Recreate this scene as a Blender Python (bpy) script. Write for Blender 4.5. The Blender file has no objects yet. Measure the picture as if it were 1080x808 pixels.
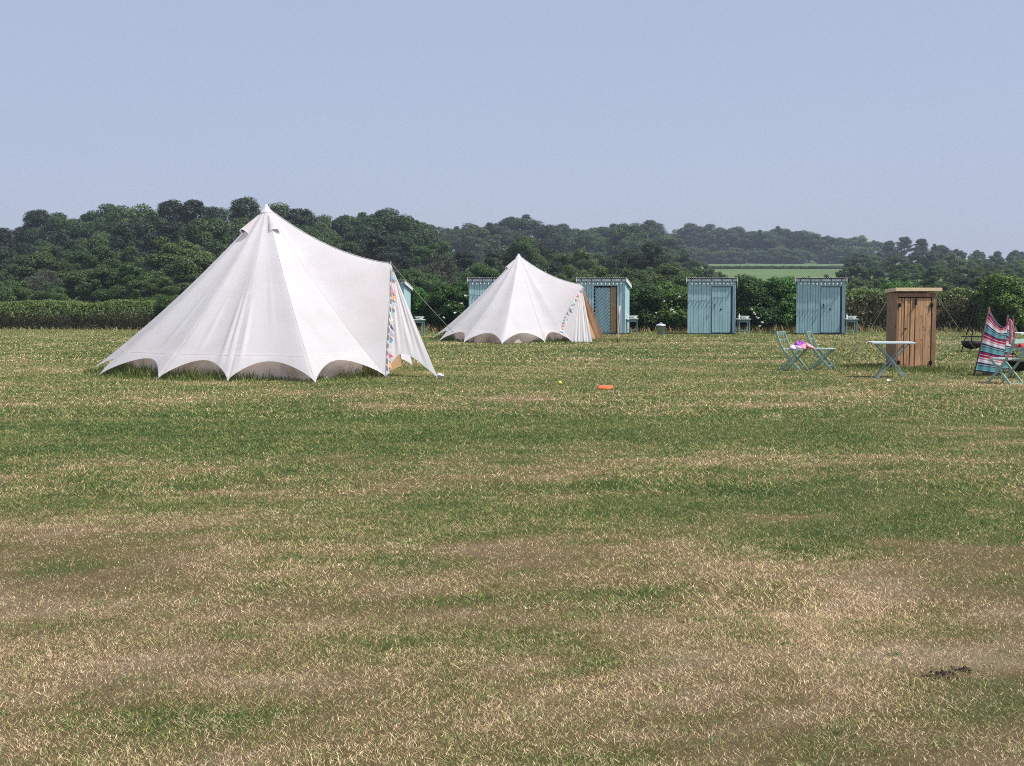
import bpy, math, random
import numpy as np
from mathutils import Vector, Matrix

random.seed(7)
RNG = np.random.default_rng(11)
PI = math.pi
sc = bpy.context.scene
COL = sc.collection

# ------------------------------------------------------------------ camera
F = 1450.0                       # focal length in pixels of the 1080 x 808 photograph
EYE = 1.65
PITCH = math.atan(96 / F)
cam_d = bpy.data.cameras.new('camera')
cam_d.sensor_width = 36
cam_d.lens = 36 * F / 1080
cam_d.clip_start = 0.1
cam_d.clip_end = 5000
cam = bpy.data.objects.new('camera', cam_d)
COL.objects.link(cam)
cam.location = (0, 0, EYE)
cam.rotation_euler = (PI / 2 - PITCH, 0, 0)
sc.camera = cam
_f = Vector((0, math.cos(PITCH), -math.sin(PITCH)))
_u = Vector((0, math.sin(PITCH), math.cos(PITCH)))


def ray(px, py):
    return _f + Vector((1, 0, 0)) * ((px - 540) / F) + _u * ((404 - py) / F)


def G(px, py, z=0.0):            # point of the flat field
    d = ray(px, py)
    k = (z - EYE) / d.z
    return Vector((0, 0, EYE)) + d * k


def P(px, py, Y):                # point at a given distance
    d = ray(px, py)
    return Vector((0, 0, EYE)) + d * (Y / d.y)


def terrain(x, y):
    z = np.maximum(0.0, y - 95.0) * 0.0284 + np.clip(y - 556.0, 0, 110) * 0.055 * np.exp(-((np.asarray(x, float) - 105) / 52) ** 4)
    over = np.maximum(0.0, y - 700.0) * 0.0254
    return z - over


# ------------------------------------------------------------------ helpers
def tag(o, label=None, cat=None, group=None, kind=None):
    if label: o['label'] = label
    if cat: o['category'] = cat
    if group: o['group'] = group
    if kind: o['kind'] = kind
    return o


def empty(name, loc, rz=0, label=None, cat=None, group=None):
    o = bpy.data.objects.new(name, None)
    o.empty_display_size = 0.2
    COL.objects.link(o)
    o.location = loc
    o.rotation_euler = (0, 0, rz)
    return tag(o, label, cat, group)


def link_mesh(name, me, mat, parent=None):
    o = bpy.data.objects.new(name, me)
    if mat is not None:
        me.materials.append(mat)
    COL.objects.link(o)
    if parent is not None:
        o.parent = parent
    return o


def np_mesh(name, V, faces_list, smooth=False, attrs=None):
    """V (n,3); faces_list: list of (m,k) int arrays."""
    me = bpy.data.meshes.new(name)
    V = np.asarray(V, dtype=np.float32)
    me.vertices.add(len(V))
    me.vertices.foreach_set('co', V.ravel())
    loops = np.concatenate([f.ravel() for f in faces_list]).astype(np.int32)
    totals = np.concatenate([np.full(len(f), f.shape[1], dtype=np.int32) for f in faces_list])
    starts = np.concatenate([[0], np.cumsum(totals)[:-1]]).astype(np.int32)
    me.loops.add(len(loops))
    me.loops.foreach_set('vertex_index', loops)
    me.polygons.add(len(totals))
    me.polygons.foreach_set('loop_start', starts)
    me.polygons.foreach_set('loop_total', totals)
    if smooth:
        me.polygons.foreach_set('use_smooth', np.ones(len(totals), dtype=bool))
    for k, a in (attrs or {}).items():
        at = me.attributes.new(k, 'FLOAT', 'POINT')
        at.data.foreach_set('value', np.asarray(a, dtype=np.float32))
    me.update(calc_edges=True)
    return me


class MB:
    def __init__(self):
        self.v, self.f, self.uv = [], [], {}

    def add(self, vs, fs):
        b = len(self.v)
        self.v += [Vector(p) for p in vs]
        self.f += [tuple(i + b for i in f) for f in fs]
        return b

    def box(self, c, s, rz=0.0, rx=0.0, ry=0.0, bevel=0.0):
        x, y, z = s[0] / 2, s[1] / 2, s[2] / 2
        M = Matrix.Rotation(rz, 3, 'Z') @ Matrix.Rotation(ry, 3, 'Y') @ Matrix.Rotation(rx, 3, 'X')
        c = Vector(c)
        vs = [M @ Vector((a * x, b * y, d * z)) + c for d in (-1, 1) for b in (-1, 1) for a in (-1, 1)]
        self.add(vs, [(0, 2, 3, 1), (4, 5, 7, 6), (0, 1, 5, 4), (2, 6, 7, 3), (0, 4, 6, 2), (1, 3, 7, 5)])
        return self

    def bar(self, p, q, w, h=None, up=(0, 0, 1)):
        p, q = Vector(p), Vector(q)
        h = h or w
        d = (q - p).normalized()
        u = Vector(up)
        if abs(d.dot(u)) > 0.98:
            u = Vector((0, 1, 0))
        s = d.cross(u).normalized()
        t = s.cross(d).normalized()
        vs = []
        for c in (p, q):
            for a, b in ((-1, -1), (1, -1), (1, 1), (-1, 1)):
                vs.append(c + s * (a * w / 2) + t * (b * h / 2))
        self.add(vs, [(3, 2, 1, 0), (4, 5, 6, 7), (0, 1, 5, 4), (1, 2, 6, 5), (2, 3, 7, 6), (3, 0, 4, 7)])
        return self

    def tube(self, pts, r, n=8):
        pts = [Vector(p) for p in pts]
        rs = r if isinstance(r, (list, tuple)) else [r] * len(pts)
        rings = []
        ref = Vector((0.13, 0.31, 0.94)).normalized()
        vs, fs = [], []
        for i, p in enumerate(pts):
            d = (pts[min(i + 1, len(pts) - 1)] - pts[max(i - 1, 0)]).normalized()
            u = ref if abs(d.dot(ref)) < 0.95 else Vector((1, 0, 0))
            s = d.cross(u).normalized()
            t = s.cross(d).normalized()
            for k in range(n):
                a = 2 * PI * k / n
                vs.append(p + (s * math.cos(a) + t * math.sin(a)) * rs[i])
        for i in range(len(pts) - 1):
            for k in range(n):
                k2 = (k + 1) % n
                fs.append((i * n + k, i * n + k2, (i + 1) * n + k2, (i + 1) * n + k))
        fs.append(tuple(reversed(range(n))))
        fs.append(tuple((len(pts) - 1) * n + k for k in range(n)))
        self.add(vs, fs)
        return self

    def lathe(self, prof, n=20, c=(0, 0, 0)):
        c = Vector(c)
        vs, fs = [], []
        for r, z in prof:
            for k in range(n):
                a = 2 * PI * k / n
                vs.append(c + Vector((r * math.cos(a), r * math.sin(a), z)))
        for i in range(len(prof) - 1):
            for k in range(n):
                k2 = (k + 1) % n
                fs.append((i * n + k, i * n + k2, (i + 1) * n + k2, (i + 1) * n + k))
        self.add(vs, fs)
        return self

    def grid(self, fn, nu, nv):
        b = len(self.v)
        for j in range(nv + 1):
            for i in range(nu + 1):
                self.v.append(Vector(fn(i / nu, j / nv)))
                self.uv[len(self.v) - 1] = (i / nu, j / nv)
        for j in range(nv):
            for i in range(nu):
                a = b + j * (nu + 1) + i
                self.f.append((a, a + 1, a + nu + 2, a + nu + 1))
        return self

    def build(self, name, mat, parent=None, smooth=False, uv=False, bevel=0.0, solid=0.0):
        me = bpy.data.meshes.new(name)
        me.from_pydata([tuple(p) for p in self.v], [], self.f)
        if smooth:
            me.polygons.foreach_set('use_smooth', [True] * len(me.polygons))
        if uv:
            l = me.uv_layers.new(name='UVMap')
            for lp in me.loops:
                l.data[lp.index].uv = self.uv.get(lp.vertex_index, (0, 0))
        me.update()
        o = link_mesh(name, me, mat, parent)
        if bevel:
            m = o.modifiers.new('bevel', 'BEVEL'); m.width = bevel; m.segments = 2; m.limit_method = 'ANGLE'
        if solid:
            m = o.modifiers.new('solid', 'SOLIDIFY'); m.thickness = solid; m.offset = 0
        return o


# ------------------------------------------------------------------ materials
def new_mat(name):
    m = bpy.data.materials.new(name)
    m.use_nodes = True
    nt = m.node_tree
    for n in list(nt.nodes):
        nt.nodes.remove(n)
    out = nt.nodes.new('ShaderNodeOutputMaterial')
    return m, nt, out


def N(nt, t, **kw):
    n = nt.nodes.new(t)
    for k, v in kw.items():
        if k in n.inputs:
            n.inputs[k].default_value = v
        else:
            setattr(n, k, v)
    return n


def simple(name, col, rough=0.6, metal=0.0, var=0.15, scale=8.0, bump=0.0, dirt=None, stretch=None, coord='Object'):
    m, nt, out = new_mat(name)
    tc = N(nt, 'ShaderNodeTexCoord')
    mp = N(nt, 'ShaderNodeMapping')
    if stretch: mp.inputs['Scale'].default_value = stretch
    nt.links.new(tc.outputs[coord], mp.inputs[0])
    no = N(nt, 'ShaderNodeTexNoise', Scale=scale, Detail=6.0, Roughness=0.65)
    nt.links.new(mp.outputs[0], no.inputs['Vector'])
    rp = N(nt, 'ShaderNodeValToRGB')
    d = dirt or tuple(c * (1 - 2.2 * var) for c in col)
    rp.color_ramp.elements[0].position = 0.3
    rp.color_ramp.elements[1].position = 0.68
    rp.color_ramp.elements[0].color = (*d, 1)
    rp.color_ramp.elements[1].color = (*[min(1, c * (1 + var)) for c in col], 1)
    nt.links.new(no.outputs['Fac'], rp.inputs[0])
    b = N(nt, 'ShaderNodeBsdfPrincipled', Roughness=rough, Metallic=metal)
    b.inputs['Specular IOR Level'].default_value = 0.35
    nt.links.new(rp.outputs[0], b.inputs['Base Color'])
    if bump:
        bp = N(nt, 'ShaderNodeBump', Strength=bump, Distance=0.02)
        nt.links.new(no.outputs['Fac'], bp.inputs['Height'])
        nt.links.new(bp.outputs[0], b.inputs['Normal'])
    nt.links.new(b.outputs[0], out.inputs[0])
    return m


def leaf_mat(name, dark, light, trans=0.25, pos=(0.15, 0.9)):
    m, nt, out = new_mat(name)
    g = N(nt, 'ShaderNodeNewGeometry')
    oi = N(nt, 'ShaderNodeObjectInfo')
    rp = N(nt, 'ShaderNodeValToRGB')
    rp.color_ramp.elements[0].color = (*dark, 1)
    rp.color_ramp.elements[1].color = (*light, 1)
    rp.color_ramp.elements[0].position = pos[0]
    rp.color_ramp.elements[1].position = pos[1]
    nt.links.new(g.outputs['Random Per Island'], rp.inputs[0])
    hs = N(nt, 'ShaderNodeHueSaturation')
    mr = N(nt, 'ShaderNodeMapRange')
    mr.inputs['To Min'].default_value = 0.6
    mr.inputs['To Max'].default_value = 1.5
    nt.links.new(oi.outputs['Random'], mr.inputs[0])
    nt.links.new(mr.outputs[0], hs.inputs['Value'])
    mh = N(nt, 'ShaderNodeMapRange')
    mh.inputs['To Min'].default_value = 0.475
    mh.inputs['To Max'].default_value = 0.52
    ml = N(nt, 'ShaderNodeMath', operation='FRACT')
    mm = N(nt, 'ShaderNodeMath', operation='MULTIPLY')
    mm.inputs[1].default_value = 7.31
    nt.links.new(oi.outputs['Random'], mm.inputs[0])
    nt.links.new(mm.outputs[0], ml.inputs[0])
    nt.links.new(ml.outputs[0], mh.inputs[0])
    nt.links.new(mh.outputs[0], hs.inputs['Hue'])
    nt.links.new(rp.outputs[0], hs.inputs['Color'])
    d = N(nt, 'ShaderNodeBsdfPrincipled', Roughness=0.55)
    d.inputs['Specular IOR Level'].default_value = 0.3
    t = N(nt, 'ShaderNodeBsdfTranslucent')
    nt.links.new(hs.outputs[0], d.inputs['Base Color'])
    nt.links.new(hs.outputs[0], t.inputs[0])
    mx = N(nt, 'ShaderNodeMixShader')
    mx.inputs[0].default_value = trans
    nt.links.new(d.outputs[0], mx.inputs[1])
    nt.links.new(t.outputs[0], mx.inputs[2])
    nt.links.new(mx.outputs[0], out.inputs[0])
    return m


GRASS_RAMP = [(0.0, (0.030, 0.075, 0.012)), (0.22, (0.105, 0.165, 0.034)), (0.45, (0.205, 0.225, 0.068)),
              (0.62, (0.315, 0.235, 0.100)), (0.8, (0.420, 0.290, 0.162)), (1.0, (0.56, 0.44, 0.285))]


def set_ramp(rp, stops, k=1.0):
    e = rp.color_ramp.elements
    e[0].position, e[1].position = stops[0][0], stops[-1][0]
    e[0].color = (*[c * k for c in stops[0][1]], 1)
    e[1].color = (*[c * k for c in stops[-1][1]], 1)
    for p, c in stops[1:-1]:
        x = e.new(p)
        x.color = (*[q * k for q in c], 1)


def blade_mat(name, k=1.0):
    m, nt, out = new_mat(name)
    at = N(nt, 'ShaderNodeAttribute', attribute_name='dry')
    rp = N(nt, 'ShaderNodeValToRGB')
    set_ramp(rp, GRASS_RAMP, k)
    nt.links.new(at.outputs['Fac'], rp.inputs[0])
    tn = N(nt, 'ShaderNodeAttribute', attribute_name='tone')
    hv = N(nt, 'ShaderNodeMixRGB', blend_type='MULTIPLY')
    hv.inputs[0].default_value = 1.0
    nt.links.new(rp.outputs[0], hv.inputs[1])
    nt.links.new(tn.outputs['Fac'], hv.inputs[2])
    d = N(nt, 'ShaderNodeBsdfPrincipled', Roughness=0.5)
    d.inputs['Specular IOR Level'].default_value = 0.3
    t = N(nt, 'ShaderNodeBsdfTranslucent')
    nt.links.new(hv.outputs[0], d.inputs['Base Color'])
    nt.links.new(hv.outputs[0], t.inputs[0])
    mx = N(nt, 'ShaderNodeMixShader')
    mx.inputs[0].default_value = 0.25
    nt.links.new(d.outputs[0], mx.inputs[1])
    nt.links.new(t.outputs[0], mx.inputs[2])
    nt.links.new(mx.outputs[0], out.inputs[0])
    return m


def ground_mat():
    m, nt, out = new_mat('dry_turf')
    at = N(nt, 'ShaderNodeAttribute', attribute_name='dry')
    tc = N(nt, 'ShaderNodeTexCoord')
    n1 = N(nt, 'ShaderNodeTexNoise', Scale=0.9, Detail=4.0, Roughness=0.6)
    n2 = N(nt, 'ShaderNodeTexNoise', Scale=60.0, Detail=6.0, Roughness=0.85)
    nt.links.new(tc.outputs['Object'], n1.inputs['Vector'])
    nt.links.new(tc.outputs['Object'], n2.inputs['Vector'])
    a = N(nt, 'ShaderNodeMath', operation='MULTIPLY_ADD')
    a.inputs[1].default_value = 0.5
    nt.links.new(n1.outputs['Fac'], a.inputs[0])
    nt.links.new(at.outputs['Fac'], a.inputs[2])
    b = N(nt, 'ShaderNodeMath', operation='MULTIPLY_ADD')
    b.inputs[1].default_value = 0.9
    nt.links.new(n2.outputs['Fac'], b.inputs[0])
    nt.links.new(a.outputs[0], b.inputs[2])
    c = N(nt, 'ShaderNodeMath', operation='SUBTRACT', use_clamp=True)
    c.inputs[1].default_value = 0.72
    nt.links.new(b.outputs[0], c.inputs[0])
    rp = N(nt, 'ShaderNodeValToRGB')
    set_ramp(rp, GRASS_RAMP, 0.47)
    nt.links.new(c.outputs[0], rp.inputs[0])
    # the crop field up the slope
    far = N(nt, 'ShaderNodeSeparateXYZ')
    nt.links.new(tc.outputs['Object'], far.inputs[0])
    mr = N(nt, 'ShaderNodeMapRange')
    mr.inputs['From Min'].default_value = 68
    mr.inputs['From Max'].default_value = 90
    nt.links.new(far.outputs['Y'], mr.inputs[0])
    n3 = N(nt, 'ShaderNodeTexNoise', Scale=0.05, Detail=6.0)
    nt.links.new(tc.outputs['Object'], n3.inputs['Vector'])
    r2 = N(nt, 'ShaderNodeValToRGB')
    r2.color_ramp.elements[0].position = 0.35
    r2.color_ramp.elements[1].position = 0.65
    r2.color_ramp.elements[0].color = (0.080, 0.130, 0.045, 1)
    r2.color_ramp.elements[1].color = (0.105, 0.155, 0.058, 1)
    nt.links.new(n3.outputs['Fac'], r2.inputs[0])
    mx = N(nt, 'ShaderNodeMixRGB')
    nt.links.new(mr.outputs[0], mx.inputs[0])
    nt.links.new(rp.outputs[0], mx.inputs[1])
    nt.links.new(r2.outputs[0], mx.inputs[2])
    bs = N(nt, 'ShaderNodeBsdfPrincipled', Roughness=0.9)
    bs.inputs['Specular IOR Level'].default_value = 0.15
    nt.links.new(mx.outputs[0], bs.inputs['Base Color'])
    bp = N(nt, 'ShaderNodeBump', Strength=0.9, Distance=0.03)
    nt.links.new(n2.outputs['Fac'], bp.inputs['Height'])
    nt.links.new(bp.outputs[0], bs.inputs['Normal'])
    nt.links.new(bs.outputs[0], out.inputs[0])
    return m


def canvas_mat(name, col=(0.90, 0.88, 0.905), trans=0.56, stain_shade=(0.84, 0.81, 0.82)):
    m, nt, out = new_mat(name)
    tc = N(nt, 'ShaderNodeTexCoord')
    n1 = N(nt, 'ShaderNodeTexNoise', Scale=1.3, Detail=6.0, Roughness=0.6)
    nt.links.new(tc.outputs['Object'], n1.inputs['Vector'])
    rp = N(nt, 'ShaderNodeValToRGB')
    rp.color_ramp.elements[0].position = 0.3
    rp.color_ramp.elements[1].position = 0.55
    rp.color_ramp.elements[0].color = (*stain_shade, 1)
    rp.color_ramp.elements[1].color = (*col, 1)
    nt.links.new(n1.outputs['Fac'], rp.inputs[0])
    uv = N(nt, 'ShaderNodeUVMap', uv_map='UVMap')
    mp = N(nt, 'ShaderNodeMapping')
    mp.inputs['Scale'].default_value = (3.4, 0.7, 1)
    nt.links.new(uv.outputs[0], mp.inputs[0])
    n2 = N(nt, 'ShaderNodeTexNoise', Scale=2.2, Detail=3.0, Distortion=0.6)
    nt.links.new(mp.outputs[0], n2.inputs['Vector'])
    bp = N(nt, 'ShaderNodeBump', Strength=0.08, Distance=0.05)
    nt.links.new(n2.outputs['Fac'], bp.inputs['Height'])
    d = N(nt, 'ShaderNodeBsdfDiffuse')
    t = N(nt, 'ShaderNodeBsdfTranslucent')
    for s in (d, t):
        nt.links.new(rp.outputs[0], s.inputs[0])
        nt.links.new(bp.outputs[0], s.inputs['Normal'])
    mx = N(nt, 'ShaderNodeMixShader')
    mx.inputs[0].default_value = trans
    nt.links.new(d.outputs[0], mx.inputs[1])
    nt.links.new(t.outputs[0], mx.inputs[2])
    nt.links.new(mx.outputs[0], out.inputs[0])
    return m


def stripes_mat(name, stops, trans=0.12):
    m, nt, out = new_mat(name)
    uv = N(nt, 'ShaderNodeUVMap', uv_map='UVMap')
    sp = N(nt, 'ShaderNodeSeparateXYZ')
    nt.links.new(uv.outputs[0], sp.inputs[0])
    mu = N(nt, 'ShaderNodeMath', operation='MULTIPLY')
    mu.inputs[1].default_value = 3.05
    nt.links.new(sp.outputs['Y'], mu.inputs[0])
    fr = N(nt, 'ShaderNodeMath', operation='FRACT')
    nt.links.new(mu.outputs[0], fr.inputs[0])
    rp = N(nt, 'ShaderNodeValToRGB')
    rp.color_ramp.interpolation = 'CONSTANT'
    e = rp.color_ramp.elements
    e[0].position = 0; e[0].color = (*stops[0][1], 1)
    e[1].position = stops[1][0]; e[1].color = (*stops[1][1], 1)
    for p, c in stops[2:]:
        x = e.new(p); x.color = (*c, 1)
    nt.links.new(fr.outputs[0], rp.inputs[0])
    d = N(nt, 'ShaderNodeBsdfDiffuse'); t = N(nt, 'ShaderNodeBsdfTranslucent')
    nt.links.new(rp.outputs[0], d.inputs[0]); nt.links.new(rp.outputs[0], t.inputs[0])
    mx = N(nt, 'ShaderNodeMixShader'); mx.inputs[0].default_value = trans
    nt.links.new(d.outputs[0], mx.inputs[1]); nt.links.new(t.outputs[0], mx.inputs[2])
    nt.links.new(mx.outputs[0], out.inputs[0])
    return m


M = dict(
    ground=ground_mat(), blade=blade_mat('grass_blades', 1.75), longblade=blade_mat('long_grass_blades', 0.95),
    canvas=canvas_mat('canvas'), canvas_door=canvas_mat('canvas_door', (0.84, 0.79, 0.77), 0.4),
    canvas_shade_tan=canvas_mat('canvas_shade_tan', (0.60, 0.38, 0.22), 0.3, (0.48, 0.29, 0.17)),  # white canvas in shade and backlight, put into the colour as tan
    canvas_wall=canvas_mat('canvas_wall', (0.66, 0.56, 0.49), 0.14, (0.26, 0.16, 0.11)),  # brown dirt plus the shade under the hem, both in the colour
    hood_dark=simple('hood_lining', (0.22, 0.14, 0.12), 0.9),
    seam=simple('seam_tape', (0.52, 0.48, 0.48), 0.9), rope=simple('rope', (0.62, 0.58, 0.52), 0.9),
    pole=simple('tent_pole', (0.55, 0.54, 0.52), 0.4, 0.6), peg=simple('peg_steel', (0.5, 0.5, 0.5), 0.45, 0.7),
    white=simple('white_plastic', (0.78, 0.78, 0.77), 0.5),
    shed=simple('shed_blue_paint', (0.43, 0.645, 0.68), 0.6, 0, 0.10, 2.5, 0.0, None, (6, 6, 0.6)),
    shed_dark=simple('shed_dark_gap', (0.05, 0.085, 0.10), 0.8),
    shed_door=simple('shed_door_paint', (0.415, 0.63, 0.67), 0.6, 0, 0.10, 2.5, 0.0, None, (6, 6, 0.6)),
    shed_lt=simple('shed_pale_trim', (0.45, 0.64, 0.66), 0.6), trim=simple('white_trim', (0.70, 0.74, 0.76), 0.6),
    roof=simple('corrugated_sheet', (0.66, 0.68, 0.70), 0.45, 0.3),
    ply=simple('plywood', (0.46, 0.29, 0.13), 0.7, 0, 0.12, 3, 0.1, None, (1, 1, 6)),
    black=simple('black_iron', (0.018, 0.018, 0.02), 0.5, 0.4), bulb=simple('bulb_glass', (0.82, 0.82, 0.78), 0.15),
    wood=simple('locker_wood', (0.60, 0.35, 0.18), 0.7, 0, 0.28, 4.0, 0.25, None, (9, 9, 0.7)),
    wood_dark=simple('locker_frame_wood', (0.34, 0.20, 0.115), 0.75, 0, 0.25, 4.0, 0.25, None, (9, 9, 0.7)),
    wood_new=simple('fresh_timber', (0.76, 0.58, 0.37), 0.65, 0, 0.12, 5.0, 0.1, None, (0.8, 8, 8)),
    stick=simple('weathered_stick', (0.52, 0.40, 0.36), 0.8),
    sage=simple('sage_metal', (0.33, 0.47, 0.38), 0.4, 0.15, 0.08),
    sage_lt=simple('pale_sage_metal', (0.50, 0.62, 0.54), 0.4, 0.1, 0.06),
    bluegrey=simple('bluegrey_metal', (0.33, 0.44, 0.43), 0.4, 0.2, 0.08),
    tabletop=simple('pale_table_top', (0.60, 0.69, 0.68), 0.35, 0.05, 0.05),
    washgreen=simple('washstand_green', (0.20, 0.31, 0.30), 0.5, 0.1),
    galv=simple('galvanised_steel', (0.38, 0.41, 0.43), 0.4, 0.7), galv_lid=simple('galvanised_lid', (0.66, 0.68, 0.70), 0.35, 0.4),
    purple=simple('purple_cloth', (0.36, 0.11, 0.46), 0.9, 0, 0.2, 14), pink=simple('pink_cloth', (0.80, 0.36, 0.42), 0.9, 0, 0.2, 14),
    lilac=simple('lilac_cloth', (0.72, 0.55, 0.66), 0.9, 0, 0.2, 20),
    redcloth=simple('red_cloth', (0.42, 0.05, 0.06), 0.9),
    orange=simple('orange_plastic', (0.85, 0.13, 0.02), 0.35, 0, 0.05), yellow=simple('yellow_felt', (0.80, 0.72, 0.16), 0.9),
    maroon=simple('stained_pole', (0.10, 0.035, 0.03), 0.7), soil=simple('dry_soil', (0.115, 0.078, 0.055), 0.95, 0, 0.35, 30, 0.8),
    bark=simple('bark', (0.10, 0.075, 0.06), 0.9, 0, 0.25, 6, 0.4), barkpale=simple('pale_bark', (0.22, 0.18, 0.14), 0.9, 0, 0.25, 6, 0.4),
    twig=simple('hedge_twigs', (0.045, 0.04, 0.022), 0.95, 0, 0.3, 14, 0.6),
    blossom=simple('blossom', (0.78, 0.78, 0.70), 0.8),
    oak=leaf_mat('oak_leaves', (0.022, 0.042, 0.016), (0.066, 0.108, 0.036)),
    pine=leaf_mat('pine_needles', (0.016, 0.032, 0.017), (0.042, 0.068, 0.031), 0.12),
    ash=leaf_mat('ash_leaves', (0.032, 0.062, 0.018), (0.092, 0.150, 0.042)),
    greyleaf=leaf_mat('grey_leaves', (0.055, 0.062, 0.044), (0.12, 0.13, 0.085)),
    laurel=leaf_mat('laurel_leaves', (0.024, 0.062, 0.013), (0.090, 0.185, 0.032)),
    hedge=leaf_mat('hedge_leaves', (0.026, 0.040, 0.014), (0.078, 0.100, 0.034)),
    hedgetop=leaf_mat('hedge_sunlit_shoots', (0.062, 0.105, 0.025), (0.165, 0.205, 0.065)),  # light green shoots, made paler in colour for the sunlit hedge top
    rusty=leaf_mat('rusty_leaves', (0.045, 0.056, 0.018), (0.125, 0.125, 0.042)),
)
FLAGS = [simple('flag_%s' % n, c, 0.9) for n, c in (('pink', (0.75, 0.16, 0.28)), ('blue', (0.16, 0.36, 0.50)), ('navy', (0.06, 0.07, 0.14)),
         ('teal', (0.22, 0.50, 0.48)), ('orange', (0.78, 0.34, 0.12)), ('rose', (0.74, 0.45, 0.50)), ('grey', (0.33, 0.34, 0.38)), ('white', (0.8, 0.8, 0.8)), ('pale_blue', (0.5, 0.62, 0.7)))]


# ------------------------------------------------------------------ numpy noise
def vnoise(x, y, seed):
    r = np.random.default_rng(seed).random((256, 256))
    xi = np.floor(x).astype(int); yi = np.floor(y).astype(int)
    fx = x - xi; fy = y - yi
    fx = fx * fx * (3 - 2 * fx); fy = fy * fy * (3 - 2 * fy)
    a = r[xi % 256, yi % 256]; b = r[(xi + 1) % 256, yi % 256]
    c = r[xi % 256, (yi + 1) % 256]; d = r[(xi + 1) % 256, (yi + 1) % 256]
    return (a * (1 - fx) + b * fx) * (1 - fy) + (c * (1 - fx) + d * fx) * fy


def fbm(x, y, seed, octs=4):
    s = 0; w = 0; a = 1.0
    for k in range(octs):
        s = s + a * vnoise(x * 2 ** k, y * 2 ** k, seed + k); w += a; a *= 0.55
    return s / w


def dryness(X, Y):
    """How dry the turf is at a place of the field: mown bands of greener grass and bare, straw-like patches."""
    X = np.asarray(X, float); Y = np.asarray(Y, float)
    Ys = np.maximum(Y, 2.0)
    # bands across the field: (distance, dryness)
    d = np.interp(Ys, [4.5, 5.6, 7.2, 8.6, 9.4, 11.0, 11.6, 13.0, 14.2, 17.5, 19.0, 21, 24, 27, 32, 36, 44, 52, 57, 62],
                  [.78, .84, .80, .73, .58, .44, .42, .52, .37, .32, .46, .55, .52, .42, .50, .43, .48, .44, .32, .32])
    q = X / Ys                                        # left -0.37 .. right 0.37
    left = 1 / (1 + np.exp((q + 0.10) / 0.05))
    d = d + left * 0.30 * np.exp(-((Ys - 9.8) / 1.2) ** 2)
    d = d + left * 0.14 * np.exp(-((Ys - 11.6) / 1.0) ** 2)
    d = d - (1 - left) * 0.08 * np.exp(-((Ys - 10.4) / 1.2) ** 2)
    for cx, cy, rx, ry, a in ((-1.2, 5.3, .7, .35, -.32), (.35, 5.0, .6, .22, -.28), (-.6, 6.4, 1.0, .2, -.22), (1.6, 6.6, .5, .25, -.12),
                              (-2.9, 10.6, 1.3, .45, -.42), (-.9, 9.2, .9, .3, -.25), (.6, 7.4, .6, .18, -.2), (2.6, 9.6, 1.0, .6, -.18),
                              (4.2, 12.6, 1.8, .8, -.1), (3.3, 13.6, 1.6, .4, .18), (1.0, 12.9, 1.4, .35, .14), (3.6, 20.5, 2.0, 1.2, .14),
                              (4.9, 16.6, .9, .35, .22), (-4.2, 17.0, 3.4, 2.0, -.12), (0.6, 17.2, 2.0, 1.2, -.1), (5.0, 8.6, .8, .5, -.1)):
        d = d + a * np.exp(-((X - cx) / rx) ** 2 - ((Y - cy) / ry) ** 2)
    d = d + 0.85 * (fbm(X * 0.55 + 40, Y * 0.9 + 17, 5) - 0.5) + 0.5 * (fbm(X * 2.6 + 9, Y * 3.2 + 3, 21) - 0.5) + 0.45 * (fbm(X * 8 + 2, Y * 5 + 8, 61, 3) - 0.5) + 0.5 * (fbm(X * 19 + 5, Y * 12 + 1, 71, 2) - 0.5)
    d = d - 0.075
    return np.where(d < .34, .34 - (.34 - d) * .6, d)


# ------------------------------------------------------------------ ground
def spread(a, b, step, grow, lim):
    xs = list(np.arange(a, b + 1e-6, step)); s = step; hi = []; x = b
    while x < lim:
        s *= grow; x += s; hi.append(x)
    return xs, hi


xs0, xhi = spread(-22, 22, 0.35, 1.35, 1500)
gx = np.array([-h for h in reversed(xhi)] + xs0 + xhi)
ys0 = list(np.arange(-4, 22, 0.25)) + list(np.arange(22, 66, 0.6)); s = 0.6; y = 66
yhi = []
while y < 1500:
    s *= 1.08; y += s; yhi.append(y)
gy = np.array([-300, -80, -20, -8] + ys0 + yhi)
XX, YY = np.meshgrid(gx, gy)
ZZ = terrain(XX, YY) + 0.02 * (fbm(XX * 0.7, YY * 0.7, 77) - 0.5) * (YY < 70)
V = np.stack([XX.ravel(), YY.ravel(), ZZ.ravel()], 1)
nx, ny = len(gx), len(gy)
ii = (np.arange(ny - 1)[:, None] * nx + np.arange(nx - 1)[None, :]).ravel()
FQ = np.stack([ii, ii + 1, ii + nx + 1, ii + nx], 1)
me = np_mesh('ground', V, [FQ], True, {'dry': np.clip(dryness(V[:, 0], V[:, 1]), 0, 1)})
ground = link_mesh('ground', me, M['ground'])
tag(ground, 'dry mown camping field with straw and green patches', 'ground', None, 'structure')


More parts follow.
